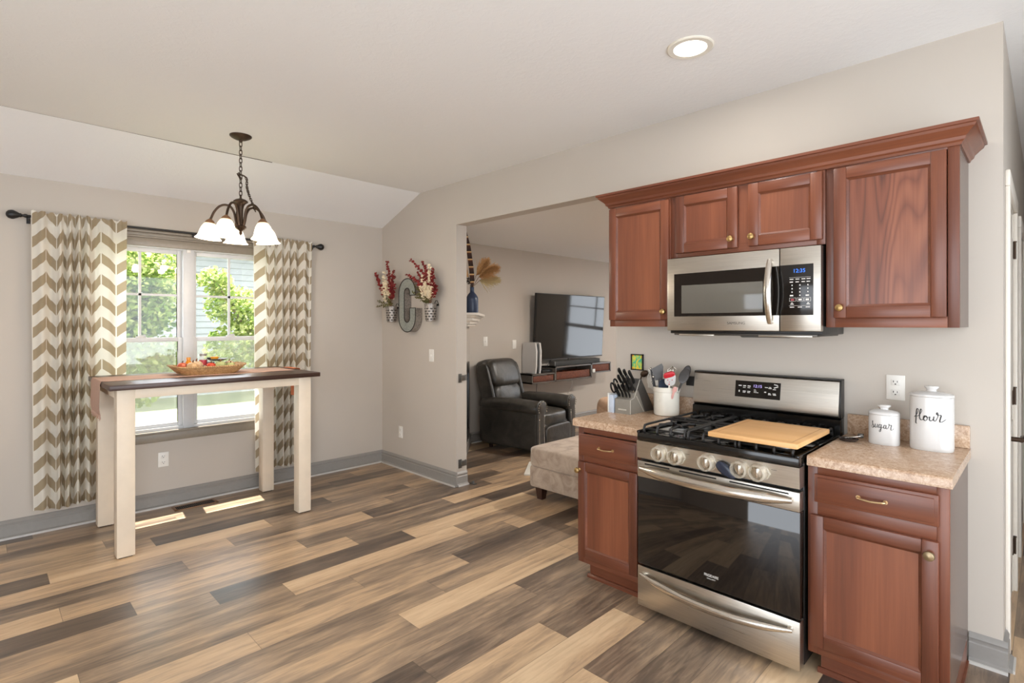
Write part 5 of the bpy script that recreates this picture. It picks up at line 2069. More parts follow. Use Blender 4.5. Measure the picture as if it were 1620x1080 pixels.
# ---- curtains
def curtain(name, yA, yB, label, seed, folds, taper=0.0):
    r_ = random.Random(seed)
    nx, nz = 150, 64
    zt, zb = RZc + 0.034, 0.166
    t = thing(name, (RXc, (yA + yB) / 2, zb), label, 'curtain', 'chevron curtains at the dining window')
    # fold profile: y positions and depth at each column, cloth length by arc
    prof = []
    for i in range(nx + 1):
        s = i / nx
        prof.append(s)
    verts, uvs = [], []
    U = [0.0]
    lastp = None

    def depth(s, zfrac):
        d = 0
        for (c, w, a) in folds:
            d += a * math.exp(-((s - c) / w) ** 2)
        top = max(0.0, (zfrac - 0.90) / 0.10)
        d *= (1.15 - 0.35 * zfrac)
        d += 0.006 * math.sin(s * 55 + seed) * (0.4 + top * 1.2)
        return d
    for i in range(1, nx + 1):
        a, b = (i - 1) / nx, i / nx
        dy = (yB - yA) / nx
        dx = depth(b, .35) - depth(a, .35)
        U.append(U[-1] + math.hypot(dx * 1.9, dy))
    jit = [r_.uniform(-1, 1) for _ in range(nx + 1)]
    for j in range(nz + 1):
        zf_ = j / nz
        z = zb + (zt - zb) * zf_
        for i in range(nx + 1):
            s = i / nx
            y = yA + (yB - yA) * s
            y += (0.012 * math.sin(s * 9 + seed) + taper * (s - .5)) * (1 - zf_)
            x = RXc + 0.012 + depth(s, zf_)
            k_ = min(1.0, max(0.0, (zf_ - 0.88) / 0.08))
            x = x * (1 - k_) + (RXc + 0.013 + max(0.0, (x - RXc - 0.006)) * 1.0) * k_
            zz = z
            if j == nz:
                zz += 0.004 * jit[i] + 0.006 * math.sin(s * 70)
            if j == 0:
                zz += 0.008 * math.sin(s * 12 + seed)
            verts.append((max(-3.868, min(x, -3.790)), y, zz))
            uvs.append((U[i], z))
    m_ = MB()
    W_ = nx + 1
    fs, fu = [], []
    for j in range(nz):
        for i in range(nx):
            a, b, c, d = j * W_ + i, j * W_ + i + 1, (j + 1) * W_ + i + 1, (j + 1) * W_ + i
            fs.append((a, b, c, d))
            fu.append([uvs[a], uvs[b], uvs[c], uvs[d]])
    m_.add(verts, fs, fu)
    o = m_.build('cloth', M['chevron'], t, smooth=80)
    # back layer of the rod pocket
    p = MB()
    vs_, fs_, fu_ = [], [], []
    for k, zz in enumerate((RZc - 0.026, RZc + 0.016)):
        for i in range(nx + 1):
            vs_.append((RXc - 0.0125, verts[(nz - 3) * W_ + i][1], zz))
    for i in range(nx):
        fs_.append((i, i + 1, i + 1 + W_, i + W_))
        fu_.append([(U[i], zt - .06), (U[i + 1], zt - .06), (U[i + 1], zt), (U[i], zt)])
    p.add(vs_, fs_, fu_)
    p.build('rod_pocket', M['chevron'], t, smooth=80)
    return t


curtain('curtain', -2.775, -2.235, 'left cream and tan chevron curtain panel hanging to the floor', 1.3,
        [(.09, .05, .026), (.20, .04, -.022), (.285, .022, .030), (.335, .018, -.034), (.385, .018, .036), (.43, .016, -.036), (.475, .018, .036), (.52, .018, -.034), (.57, .022, .030), (.65, .03, -.022), (.76, .05, .016), (.90, .05, -.012)])
curtain('curtain', -1.325, -0.800, 'right cream and tan chevron curtain panel beside the room corner', 4.1,
        [(.12, .06, .020), (.24, .025, -.030), (.31, .02, .032), (.375, .02, -.030), (.45, .025, .030), (.52, .02, -.034), (.58, .02, .034), (.64, .02, -.034), (.70, .022, .032), (.78, .028, -.026), (.88, .03, .022), (.96, .03, -.012)], -0.05)

# ---- floor register
vt = thing('floor_register', (-3.755, -1.79, 0), 'brown louvered floor register in the planks under the window', 'floor vent')
m = MB()
va, vb, vc, vd = -3.815, -1.950, -3.695, -1.640
m.box(va, vb, 0.0005, va + .014, vd, 0.005, .001).box(vc - .014, vb, 0.0005, vc, vd, 0.005, .001).box(va, vb, 0.0005, vc, vb + .02, 0.005, .001).box(va, vd - .02, 0.0005, vc, vd, 0.005, .001)
m.build('frame', M['bronze_light'], vt)
m = MB()
k = vb + .026
while k < vd - .026:
    m.box(va + .014, k, 0.0008, vc - .014, k + .006, 0.0046)
    k += 0.0135
m.box((va + vc) / 2 - .003, vb + .02, 0.0008, (va + vc) / 2 + .003, vd - .02, 0.005)
m.build('louvers', M['bronze'], vt)
MB().box(va + .010, vb + .015, 0.0002, vc - .010, vd - .015, 0.0009).build('duct_opening', M['gap'], vt)

# ---- chandelier
HX, HY = -2.757, -1.780
ch = thing('chandelier', (HX, HY, ZK), 'bronze five arm chandelier with lit white bell shades near the window', 'chandelier')
MB().lathe([(.068, ZK - .0005), (.068, ZK - .006), (.060, ZK - .014), (.036, ZK - .026), (.012, ZK - .032), (.010, ZK - .045), (.001, ZK - .046)], (HX, HY, 0), 32).build('canopy', M['bronze'], ch)
m = MB()


def link(m_, c, ang, h=.034, w=.018, r=.0028, tilt=0.0, ax=Vector((0, 0, 1))):
    pts_ = []
    sd_ = Vector((math.cos(ang), math.sin(ang), 0))
    for k in range(14):
        a = 2 * PI * k / 14
        pts_.append(Vector(c) + ax * (math.copysign(abs(math.sin(a)) ** .7, math.sin(a)) * h / 2) + sd_ * (math.copysign(abs(math.cos(a)) ** .7, math.cos(a)) * w / 2))
    m_.tube(pts_, r, 6, closed=True)


z = ZK - .058
i = 0
while z > 2.300:
    link(m, (HX, HY, z), R(45 + 90 * (i % 2)))
    z -= 0.0275
    i += 1
m.build('chain', M['bronze'], ch)
m = MB()
# slack end of the chain looped up and hanging
lp = catmull([(HX, HY, 2.43), (HX + .02, HY - .02, 2.455), (HX + .012, HY + .03, 2.44), (HX + .014, HY + .035, 2.38), (HX + .02, HY + .045, 2.33), (HX + .04, HY + .06, 2.27), (HX + .055, HY + .075, 2.215)], 4)
for k in range(len(lp) - 1):
    c = (lp[k] + lp[k + 1]) / 2
    link(m, c, R(45 + 90 * (k % 2)), .026, .014, .0022, ax=(lp[k + 1] - lp[k]).normalized())
m.build('slack_chain', M['bronze'], ch)
m = MB()
m.lathe([(.004, 2.318), (.006, 2.300), (.012, 2.296), (.030, 2.290), (.044, 2.280), (.045, 2.272), (.030, 2.262), (.022, 2.250), (.016, 2.225), (.014, 2.16), (.020, 2.118), (.034, 2.110), (.036, 2.100), (.024, 2.090), (.012, 2.082), (.008, 2.072), (.011, 2.066), (.006, 2.054), (.001, 2.048)], (HX, HY, 0), 28)
m.build('column', M['bronze'], ch)
toward = Vector((.7068, -.7075, 0))      # from the fixture towards the kitchen
across = Vector((.7075, .7068, 0))
for ang in (0, 72, 144, 216, 288):
    d = toward * math.cos(R(ang)) + across * math.sin(R(ang))
    c0 = Vector((HX, HY, 0))
    ra = .180

    def P(r_, z_):
        return c0 + d * r_ + Vector((0, 0, z_))
    m = MB()
    m.tube(catmull([P(.020, 2.112), P(.030, 2.15), P(.040, 2.20), (P(.062, 2.238)), P(.098, 2.248), P(.132, 2.232), P(.160, 2.196), P(ra - .004, 2.158), P(ra + .002, 2.142)], 5), 0.0075, 10)
    arm = m.build('arm', M['bronze'], ch)
    ax = (d * 0.10 + Vector((0, 0, -1))).normalized()
    mt = Matrix.Translation(P(ra + .002, 2.146)) @ ax.to_track_quat('Z', 'Y').to_matrix().to_4x4()
    MB().lathe([(.008, -.004), (.014, .002), (.024, .010), (.029, .020), (.030, .028), (.022, .030)], n=20, mtx=mt).build('socket_cup', M['bronze_light'], arm)
    s_ = MB()
    outer = [(.026, .022), (.036, .032), (.047, .052), (.055, .076), (.060, .098), (.067, .116), (.080, .130)]
    inner = [(r2 - .0035, z2 + .001) for r2, z2 in reversed(outer)]
    s_.lathe(outer + inner, n=30, mtx=mt, cap=False)
    s_.build('bell_shade', M['lampglass'], arm)
    bl = bpy.data.lights.new('bulb', 'POINT')
    bl.energy = 4.5
    bl.shadow_soft_size = 0.03
    bl.color = (1.0, 0.84, 0.66)
    bo = bpy.data.objects.new('bulb', bl)
    COL.objects.link(bo)
    bo.parent = arm
    bo.location = WM[arm.name].inverted() @ (mt @ Vector((0, 0, .150)))


# ---- recessed ceiling lights
def downlight(x, y, zc, power, label, group='recessed ceiling lights', size=.15):
    t = thing('recessed_light', (x, y, zc), label, 'ceiling light', group)
    MB().lathe([(.104, zc - .0005), (.104, zc - .004), (.098, zc - .008), (.074, zc - .007), (.072, zc - .0005)], (x, y, 0), 40, cap=False).build('trim_ring', M['stoneware'], t)
    MB().lathe([(.0735, zc - .0015), (.0735, zc - .0045), (.001, zc - .005)], (x, y, 0), 36).build('lens', M['lens'], t)
    ld = bpy.data.lights.new('downlight', 'AREA')
    ld.shape = 'DISK'
    ld.size = size
    ld.energy = power
    ld.color = (1.0, 0.95, 0.89)
    lo_ = bpy.data.objects.new('downlight', ld)
    COL.objects.link(lo_)
    lo_.parent = t
    lo_.location = (0, 0, -.012)
    return t


downlight(-0.073, -0.724, ZK, 9, 'round recessed ceiling light above the range')

# ---- metal letter and wall buckets
lt = thing('metal_letter', (-3.31, 0, 1.38), 'galvanized metal block letter G hung on the wall between flower buckets', 'letter')
LX0, LX1, LZ0_, LZ1_ = -3.452, -3.172, 1.376, 1.895
FY = -0.085
w = 0.094
rc = (LX1 - LX0) / 2


def arc(cx_, cz_, r_, a0, a1, k=16):
    return [(cx_ + r_ * math.cos(R(a0 + (a1 - a0) * i / k)), cz_ + r_ * math.sin(R(a0 + (a1 - a0) * i / k))) for i in range(k + 1)]


cx_ = (LX0 + LX1) / 2
rin = rc - w
outer = [(LX1, 1.73)] + arc(cx_, LZ1_ - rc, rc, 0, 180) + arc(cx_, LZ0_ + rc, rc, 180, 360) + [(LX1, 1.607)]
inner = [(LX1 - w - .0, 1.607)] + arc(cx_, LZ0_ + rc, rin, 360, 180) + arc(cx_, LZ1_ - rc, rin, 180, 0) + [(LX1 - w, 1.73)]
poly = outer + inner
m = MB()
m.cur = 1
no, ni = len(outer), len(inner)
m.add([(x, FY + .004, z) for x, z in poly] + [(x, -0.001, z) for x, z in poly], [(i, i + len(poly), (i + 1) % len(poly) + len(poly), (i + 1) % len(poly)) for i in range(len(poly))])
m.cur = 0
# face as quads between outer and inner run (same point count, inner reversed)
inr = list(reversed(inner))
V = [(x, FY + .004, z) for x, z in outer] + [(x, FY + .004, z) for x, z in inr]
m.add(V, [(i, i + 1, i + 1 + no, i + no) for i in range(no - 1)])
V = [(x, -0.001, z) for x, z in outer] + [(x, -0.001, z) for x, z in inr]
m.add(V, [(i, i + no, i + 1 + no, i + 1) for i in range(no - 1)])
m.build('letter_body', [M['galv'], M['galv_side']], lt, smooth=40)
rm = MB()
rm.tube([(x, FY + .003, z) for x, z in poly], 0.0045, 6, closed=True)
rm.build('dark_rim', M['galv_dark'], lt)


def sprig(ms, base, tip, bend, n_, size, rnd_, kind):
    """stem with small leaves/blossoms; ms = (stem builder, bloom builder)"""
    st, bl_ = ms
    pts_ = catmull([base, (Vector(base) + Vector(tip)) / 2 + Vector(bend), tip], 8)
    st.tube(pts_, [0.0022 - .0012 * i / len(pts_) for i in range(len(pts_))], 5)
    k0 = int(len(pts_) * (.32 if kind != 'leaf' else .15))
    for i in range(n_):
        f_ = k0 + (len(pts_) - 1 - k0) * (i + rnd_.random() * .5) / n_
        p = pts_[min(int(f_), len(pts_) - 1)]
        tt_ = (pts_[-1] - pts_[0]).normalized()
        sc_l = size * (1.15 - .55 * i / n_)
        for q in range(5 if kind != 'leaf' else 2):
            dr = Vector((rnd_.gauss(0, 1), rnd_.gauss(0, .8) - .2, rnd_.gauss(0, 1))).normalized() * .9 + tt_ * .7
            dr.normalize()
            e_ = p + dr * sc_l
            wv = dr.orthogonal().normalized() * sc_l * (.34 if kind != 'leaf' else .26)
            mid = p + dr * sc_l * .55 + dr.cross(wv).normalized() * sc_l * .12
            # keep everything in front of the wall
            quad = [p, mid + wv, e_, mid - wv]
            quad = [Vector((v.x, min(v.y, -.006), v.z)) for v in quad]
            bl_.add(quad, [(0, 1, 2, 3)])


def wall_bucket(x, zb, zt, label, reds, creams, greens, seed):
    y = -0.072
    t = thing('wall_bucket', (x, -.002, zb), label, 'wall planter', 'galvanized flower buckets on the wall')
    m_ = MB()
    m_.lathe([(.040, zb), (.044, zb + .004), (.056, zt - .008), (.060, zt - .004), (.060, zt), (.055, zt), (.052, zt - .01), (.041, zb + .01), (.001, zb + .008)], (x, y, 0), 30)
    m_.build('bucket', M['galv_side'], t)
    w_ = MB()
    for i, z_ in enumerate([zb + .022 + k * .024 for k in range(5)]):
        r2 = .044 + (.056 - .044) * (z_ - zb) / (zt - zb) + .001
        for k in range(9):
            a0 = 2 * PI * (k + (i % 2) * .5) / 9
            pp = [(x + r2 * math.cos(a0 + b), y + r2 * math.sin(a0 + b), z_) for b in (0, .13, .26, .40)]
            w_.tube(pp, 0.0035, 6, flat=(1.4, .5))
    w_.build('punched_slots', M['galv_dark'], t)
    h_ = MB()
    h_.tube([(x - .03, -.004, zt), (x - .012, -.004, zt + .03), (x + .012, -.004, zt + .03), (x + .03, -.004, zt)], .003, 6)
    h_.box(x - .035, -.014, zt - .02, x + .035, -.001, zt - .002)
    h_.build('hanger', M['galv_dark'], t)
    rnd_ = random.Random(seed)
    st, rb, cb_, gb = MB(), MB(), MB(), MB()
    b_ = (x, y, zt - .02)
    for (dx, dy, dz, bx) in reds:
        sprig((st, rb), b_, (x + dx, y + dy, zt + dz), (bx, -.01, .03), 11, .040, rnd_, 'bloom')
    for (dx, dy, dz, bx) in creams:
        sprig((st, cb_), b_, (x + dx, y + dy, zt + dz), (bx, -.01, .02), 10, .042, rnd_, 'bloom')
    for (dx, dy, dz, bx) in greens:
        sprig((st, gb), b_, (x + dx, y + dy, zt + dz), (bx, -.01, .02), 14, .030, rnd_, 'leaf')
    st.build('stems', M['twig'], t)
    o1 = rb.build('red_blossoms', M['berry'], t, smooth=0)
    o2 = cb_.build('cream_blossoms', M['creamflower'], t, smooth=0)
    o3 = gb.build('green_leaves', M['olive'], t, smooth=0)
    return t


wall_bucket(-3.602, 1.472, 1.630, 'galvanized flower bucket left of the metal letter with red and cream sprigs',
            [(-.26, -.03, .36, -.02), (-.04, -.03, .47, .03), (.10, -.04, .36, .02), (.07, -.03, .22, .02)],
            [(-.12, -.02, .36, -.01), (-.06, -.03, .28, 0), (-.15, -.02, .20, 0), (.0, -.02, .26, 0)],
            [(-.22, -.03, .06, 0), (-.14, -.03, .13, 0), (-.05, -.04, .15, 0), (-.26, -.02, .00, .01), (.02, -.03, .12, 0)], 21)
wall_bucket(-2.945, 1.477, 1.642, 'galvanized flower bucket right of the metal letter with taller sprigs',
            [(-.30, -.03, .44, .10), (-.36, -.03, .30, .06), (.07, -.03, .32, .03), (.13, -.03, .16, .02), (-.16, -.03, .30, .02), (-.09, -.03, .40, .06)],
            [(.02, -.03, .36, .02), (-.08, -.04, .26, .01), (.05, -.03, .26, .02), (-.04, -.03, .20, 0), (.08, -.04, .14, .01), (-.12, -.03, .16, 0)],
            [(-.26, -.03, .12, 0), (-.20, -.03, .06, 0), (-.14, -.04, .10, 0), (-.22, -.03, .18, 0), (-.05, -.04, .08, 0)], 33)
# ================================================================ LIVING ROOM
# ---- gate latches left on the jamb
for z, lab in ((0.965, 'upper grey gate latch screwed to the opening jamb'), (0.195, 'lower grey gate latch screwed to the opening jamb')):
    t = thing('gate_latch', (XJ, 0.045, z), lab, 'latch', 'gate latches on the jamb')
    MB().box(XJ, 0.022, z - .040, XJ + .006, 0.060, z + .040, .003).build('mount_plate', M['gate'], t)
    m = MB()
    m.box(XJ + .005, 0.045, z - .022, XJ + .022, 0.095, z + .026, .004)
    m.cyl((XJ + .015, 0.095, z - .02), (XJ + .015, 0.095, z + .03), .009, 12)
    m.build('latch_body', M['gate'], t)
t = thing('gate_fitting', (-2.62, 0.14, 0), 'small loose grey gate fitting lying on the floor by the jamb', 'fitting')
m = MB().box(-2.635, 0.135, 0.0005, -2.570, 0.165, 0.012, .003)
m.cyl((-2.60, 0.15, 0.012), (-2.60, 0.15, 0.030), .011, 14)
m.build('fitting_body', M['gate'], t)

# ---- chimney breast: firebox and mantel
fp = thing('fireplace_surround', (FD0.x, FD0.y, 0), 'black framed corner fireplace opening seen edge on behind the jamb', 'fireplace')
dd3 = Vector((dd.x, dd.y, 0)); nn3 = Vector((nn_.x, nn_.y, 0)); o3 = Vector((FD0.x, FD0.y, 0))
ROT = Matrix((dd3, nn3, Vector((0, 0, 1)))).transposed().to_4x4()
FM = Matrix.Translation(o3) @ ROT
m = MB().sub(MB().box(0.25, 0.001, 0.20, 0.33, 0.020, 0.95, .002).box(1.17, 0.001, 0.20, 1.25, 0.020, 0.95, .002).box(0.25, 0.001, 0.90, 1.25, 0.020, 1.02, .002).box(0.25, 0.001, 0.16, 1.25, 0.020, 0.26, .002), FM)
m.build('metal_frame', M['firebox'], fp)
MB().sub(MB().box(0.32, 0.002, 0.25, 1.18, 0.008, 0.91), FM).build('firebox_glass', M['ovenglass'], fp)
mt_ = thing('mantel_shelf', (FD0.x + .3, FD0.y + .3, 1.43), 'white stepped mantel shelf with mitered end holding the navy vase', 'mantel')
prof = [(0.0, 1.432), (0.075, 1.432), (0.080, 1.445), (0.100, 1.455), (0.105, 1.475), (0.125, 1.488), (0.130, 1.510), (0.155, 1.525), (0.160, 1.535), (0.190, 1.540), (0.190, 1.563), (0.0, 1.563)]
s0, s1 = 0.26, 1.42
m = MB()
loops = []
for (u, w) in prof:
    loops.append([(s0 - u + .10, 0.0, w), (s0 - u + .10, u, w), (s1, u, w), (s1, 0.0, w)])
for i in range(len(loops)):
    j = (i + 1) % len(loops)
    for k in range(3):
        m.add([loops[i][k], loops[i][k + 1], loops[j][k + 1], loops[j][k]], [(0, 1, 2, 3)])
MB().sub(m, FM).build('shelf_molding', M['mantel'], mt_, smooth=25)


def on_mantel(s, u, z=1.5632):
    p = FM @ Vector((s, u, z))
    return p


# ---- navy vase with dried stems
vp = on_mantel(0.52, 0.105)
va_ = thing('navy_vase', vp, 'matte navy bottle vase on the mantel shelf', 'vase')
MB().lathe([(.050, 0), (.060, .004), (.064, .02), (.064, .145), (.060, .165), (.042, .195), (.024, .215), (.021, .232), (.021, .262), (.024, .268), (.018, .268), (.016, .235), (.02, .21), (.05, .15), (.05, .01), (.001, .008)], vp, 36).build('vase_body', M['navy'], va_)


def plume(p0, tip, label, mat, seed, wid=.05, name='pampas_plume'):
    r_ = random.Random(seed)
    t = thing(name, p0, label, 'dried grass', 'dried stems in the navy vase')
    P = catmull([p0, Vector(p0).lerp(Vector(tip), .5) + Vector((0, 0, .05)), tip], 10)
    MB().tube(P, .0022, 6).build('stem', M['twig'], t)
    m_ = MB()
    for i in range(1500):
        f_ = .38 + .62 * r_.random()
        p = P[min(len(P) - 1, int(f_ * (len(P) - 1)))]
        ax = (P[-1] - P[-6]).normalized()
        d = (Vector((r_.gauss(0, 1), r_.gauss(0, 1), r_.gauss(0, 1))).normalized() * r_.uniform(.2, .95) * (1.15 - .6 * f_) + ax).normalized()
        l = wid * r_.uniform(.25, 1.7) * (1.3 - .55 * f_)
        b = d.orthogonal().normalized() * .0022
        q = p + d * l + Vector((0, 0, -l * .15))
        m_.add([p - b, p + b, q + b * .4, q - b * .4], [(0, 1, 2, 3)])
    m_.build('plume', mat, t, smooth=0)
    return t


mouth = vp + Vector((0, 0, .262))
rgt = Vector((.707, .7075, 0))
fwd = Vector((-.707, .7075, 0))
plume(mouth, mouth + rgt * .20 + Vector((0, 0, .20)), 'fluffy tan pampas plume leaning right out of the navy vase', M['pampas'], 1, .095)
plume(mouth, mouth + rgt * .12 + Vector((0, 0, .25)), 'upright tan pampas plume beside the leaning one', M['pampas'], 2, .085)
plume(mouth, mouth + rgt * .22 + fwd * .05 + Vector((0, 0, .10)), 'drooping pale grass blades at the right of the vase', plain('pale_grass', (196, 176, 130), .9), 5, .08)
plume(mouth, mouth - rgt * .10 + Vector((0, 0, .20)), 'tan pampas plume leaning left behind the jamb', M['pampas'], 3, .06)
# long barred feather
ft = thing('barred_feather', mouth, 'tall dark barred pheasant feather rising from the vase to the header', 'feather', 'dried stems in the navy vase')
tmat = NT('barred_feather')
tv = tmat.coords()
sz = tmat.n('ShaderNodeSeparateXYZ'); tmat.l(tv, sz.inputs[0])
fr1 = tmat.math('FRACT', tmat.math('MULTIPLY', sz.outputs[2], 13.0))
cc = tmat.ramp(fr1, [(0.0, (46, 24, 14)), (0.55, (70, 38, 22)), (0.68, (120, 70, 36)), (0.76, (226, 186, 132)), (0.86, (226, 186, 132)), (0.9, (46, 24, 14))])
tmat.l(cc, tmat.b.inputs['Base Color']); tmat.set(Roughness=.7)
P = catmull([mouth, mouth + rgt * -.004 + Vector((0, 0, .15)), mouth - rgt * .03 + Vector((0, 0, .36)), mouth - rgt * .062 + Vector((0, 0, .58))], 10)
P = [Vector((p.x, p.y, min(p.z, 2.425))) for p in P]
MB().tube(P, .002, 6).build('quill', M['twig'], ft)
m = MB()
k = len(P)
V = []
for i, p in enumerate(P):
    f_ = i / (k - 1)
    w_ = .024 * (min(1, f_ * 4 + .35)) * (1 - .75 * max(0, f_ - .75) / .25)
    for sx in (-1, 1):
        for th_ in (-1, 1):
            V.append(p + rgt * sx * w_ + fwd * (.002 * th_))
F = []
for i in range(k - 1):
    a, b = i * 4, (i + 1) * 4
    F += [(a, a + 2, b + 2, b), (a + 1, b + 1, b + 3, a + 3), (a, b, b + 1, a + 1), (a + 2, a + 3, b + 3, b + 2)]
m.add(V, F)
m.build('vane', tmat.m, ft, smooth=0)
# dark leafy sprig
sg = thing('dark_sprig', mouth, 'dark leafy sprig low on the left of the navy vase', 'sprig', 'dried stems in the navy vase')
st, lf = MB(), MB()
rr_ = random.Random(9)
P = catmull([mouth, mouth - rgt * .03 + Vector((0, 0, .07)), mouth - rgt * .10 + Vector((0, 0, .12))], 8)
st.tube(P, .002, 6)
for p in P[4:]:
    for _ in range(3):
        d = Vector((rr_.gauss(0, 1), rr_.gauss(0, 1), rr_.gauss(0, 1))).normalized()
        b = d.orthogonal().normalized() * .010
        lf.add([p, p + d * .018 + b, p + d * .038, p + d * .018 - b], [(0, 1, 2, 3)])
st.build('stem', M['twig'], sg)
lf.build('leaves', plain('dark_leaf', (52, 44, 40), .6), sg, smooth=0)
fg = thing('mantel_figurine', on_mantel(0.86, 0.12), 'small brown and cream figurine on the mantel right of the vase', 'figurine')
p = on_mantel(0.86, 0.12)
MB().lathe([(.024, 0), (.027, .004), (.027, .03), (.020, .042), (.001, .043)], p, 20).build('base', M['berry'], fg)
MB().sphere(p + Vector((0, 0, .062)), .024, 14).build('top', M['runner'], fg)

# ---- recliner (front faces local +X)
rec = thing('recliner', (-3.325, 1.60, 0), 'dark brown leather recliner with rolled nailhead arms beside the mantel', 'armchair', rotz=R(9))
rec.scale = (.95, .95, .98)


def rotY(a):
    return Matrix.Rotation(R(a), 4, 'Y')


def part(mb_, name, mat, parent=rec):
    return mb_.build(name, mat, parent, smooth=50, local=True)


for s, nm in ((-1, 'near'), (1, 'far')):
    a = MB()
    yc = s * 0.345
    # rolled arm: padded tube plus side panel
    pts = [(-0.40, yc, 0.520), (-0.2, yc, 0.535), (0.05, yc, 0.540), (0.30, yc, 0.535), (0.42, yc, 0.530), (0.455, yc, 0.528)]
    a.tube(pts, [.070, .094, .098, .098, .095, .085], 20, flat=(0.88, 1.05))
    a.cushion((0.02, s * 0.375, 0.30), (0.86, 0.085, 0.47), None, .22, 12)
    arm = part(a, 'arm', M['leather'])
    # front facing of the arm
    fpnl = MB()
    fpnl.cushion((0.458, yc, 0.535), (0.045, 0.20, 0.185), None, .85, 12)
    fpnl.cushion((0.455, s * 0.362, 0.29), (0.045, 0.125, 0.46), None, .3, 12)
    part(fpnl, 'arm_front', M['leather'], arm)
    nh = MB()
    for k in range(17):
        for e_ in (-1, 1):
            nh.sphere((0.480, s * 0.362 + e_ * .052, 0.09 + k * .022), .0065, 8)
    for k in range(13):
        an = R(-25 + 230 * k / 12)
        nh.sphere((0.482, yc + .088 * math.cos(an), 0.535 + .080 * math.sin(an)), .0065, 8)
    part(nh, 'nailheads', M['nail'], arm)
m = MB().cushion((0.04, 0, 0.22), (0.84, 0.64, 0.27), None, .2, 12)
part(m, 'base', M['leather'])
m = MB().cushion((0.14, 0, 0.385), (0.66, 0.58, 0.17), None, .35, 16, bulge=.25)
part(m, 'seat_cushion', M['leather'])
m = MB().cushion((0.475, 0, 0.20), (0.06, 0.56, 0.25), None, .35, 14)
part(m, 'footrest', M['leather'])
bk_ = MB()
bk_.cushion((-0.415, 0, 0.68), (0.15, 0.66, 0.74), rotY(-16), .3, 16)
backo = part(bk_, 'backrest', M['leather'])
m = MB().cushion((-0.300, 0, 0.595), (0.16, 0.54, 0.30), rotY(-16), .5, 16)
for q in m.v:
    q.x += 0.010 * math.sin(q.y * 40) * math.sin(q.z * 35)
part(m, 'tufted_lumbar', M['leather'], backo)
m = MB().cushion((-0.385, 0, 0.865), (0.25, 0.57, 0.36), rotY(-20), .5, 18)
part(m, 'head_pillow', M['leather'], backo)
for s in (-1, 1):
    m = MB().cushion((-0.375, s * .315, 0.70), (0.20, 0.055, 0.60), rotY(-16), .4, 12)
    part(m, 'back_wing', M['leather'], backo)
for sx in (-.32, .36):
    for sy in (-.29, .29):
        m = MB().lathe([(.022, 0), (.026, .03), (.026, .10)], (sx, sy, 0), 14)
        part(m, 'foot', M['espresso_leg'])

# ---- ottoman
ot = thing('ottoman', (-1.50, 0.66, 0), 'taupe microsuede storage ottoman with dark block feet in the opening', 'ottoman')
OX0, OX1, OY0, OY1 = -1.985, -1.030, 0.205, 1.060
m = MB().box(OX0 + .012, OY0 + .012, 0.100, OX1 - .012, OY1 - .012, 0.285, .03)
m.build('base', M['suede'], ot)
m = MB().cushion(((OX0 + OX1) / 2, (OY0 + OY1) / 2, 0.352), (OX1 - OX0, OY1 - OY0, 0.165), None, .16, 22, bulge=.12)
m.build('cushion_top', M['suede'], ot)
for a in (OX0 + .09, OX1 - .09):
    for b in (OY0 + .085, OY1 - .085):
        l = MB()
        l.tube([(a, b, 0.0), (a, b, 0.105)], [.036, .052], 4)
        for q in l.v:
            pass
        l.v = [Matrix.Translation((a, b, 0)) @ Matrix.Rotation(R(45), 4, 'Z') @ Matrix.Translation((-a, -b, 0)) @ q for q in l.v]
        l.build('foot', M['espresso_leg'], ot, smooth=0)

# ---- rug
rg_ = thing('area_rug', (-2.4, 1.6, 0), 'pale grey rug on the living room floor between recliner and ottoman', 'rug')
m = MB().prism([(-2.47, 0.68), (-1.2, 1.45), (-1.75, 2.35), (-2.75, 1.05)], 0.0005, 0.012, 'XY')
m.build('rug_pile', M['rug'], rg_, smooth=0)

# ---- television
tv = thing('television', (-3.82, 3.04, 1.4), 'large flat television mounted on the living room wall', 'television')
TVM = Matrix.Translation((-3.79, 3.045, 1.420)) @ Matrix.Rotation(R(3.0), 4, 'Y')
m = MB().sub(MB().box(-0.022, -0.775, -0.455, 0.018, 0.775, 0.455, .005), TVM)
m.build('bezel', M['tvframe'], tv)
MB().sub(MB().box(0.017, -0.767, -0.440, 0.0192, 0.767, 0.447), TVM).build('screen', M['tvscreen'], tv)
MB().sub(MB().box(0.010, -0.776, -0.457, 0.0185, 0.776, -0.449), TVM).build('lower_edge', M['steel_dark'], tv)
MB().box(XW, 2.75, 1.25, -3.80, 3.35, 1.6, .004).build('wall_mount', M['gap'], tv)

# ---- floating shelf in three open boxes
SX0, SX1 = XW, -3.635
sh = thing('floating_shelf', (-3.77, 2.95, 0.67), 'grey brown floating media shelf of three open boxes under the television', 'shelf')
m = MB()
th_ = .018


def openbox(y0, y1, z0, z1):
    m.box(SX0, y0, z0, SX1, y1, z0 + th_).box(SX0, y0, z1 - th_, SX1, y1, z1).box(SX0, y0, z0, SX1, y0 + th_, z1).box(SX0, y1 - th_, z0, SX1, y1, z1).box(SX0, y0, z0, SX0 + .006, y1, z1)


for (y0, y1, z0, z1) in ((2.05, 2.52, .672, .800), (2.52, 3.335, .672, .875), (3.335, 3.82, .735, .880)):
    m = MB()
    openbox(y0, y1, z0, z1)
    m.build('open_box', M['shelfgrey'], sh, smooth=0)


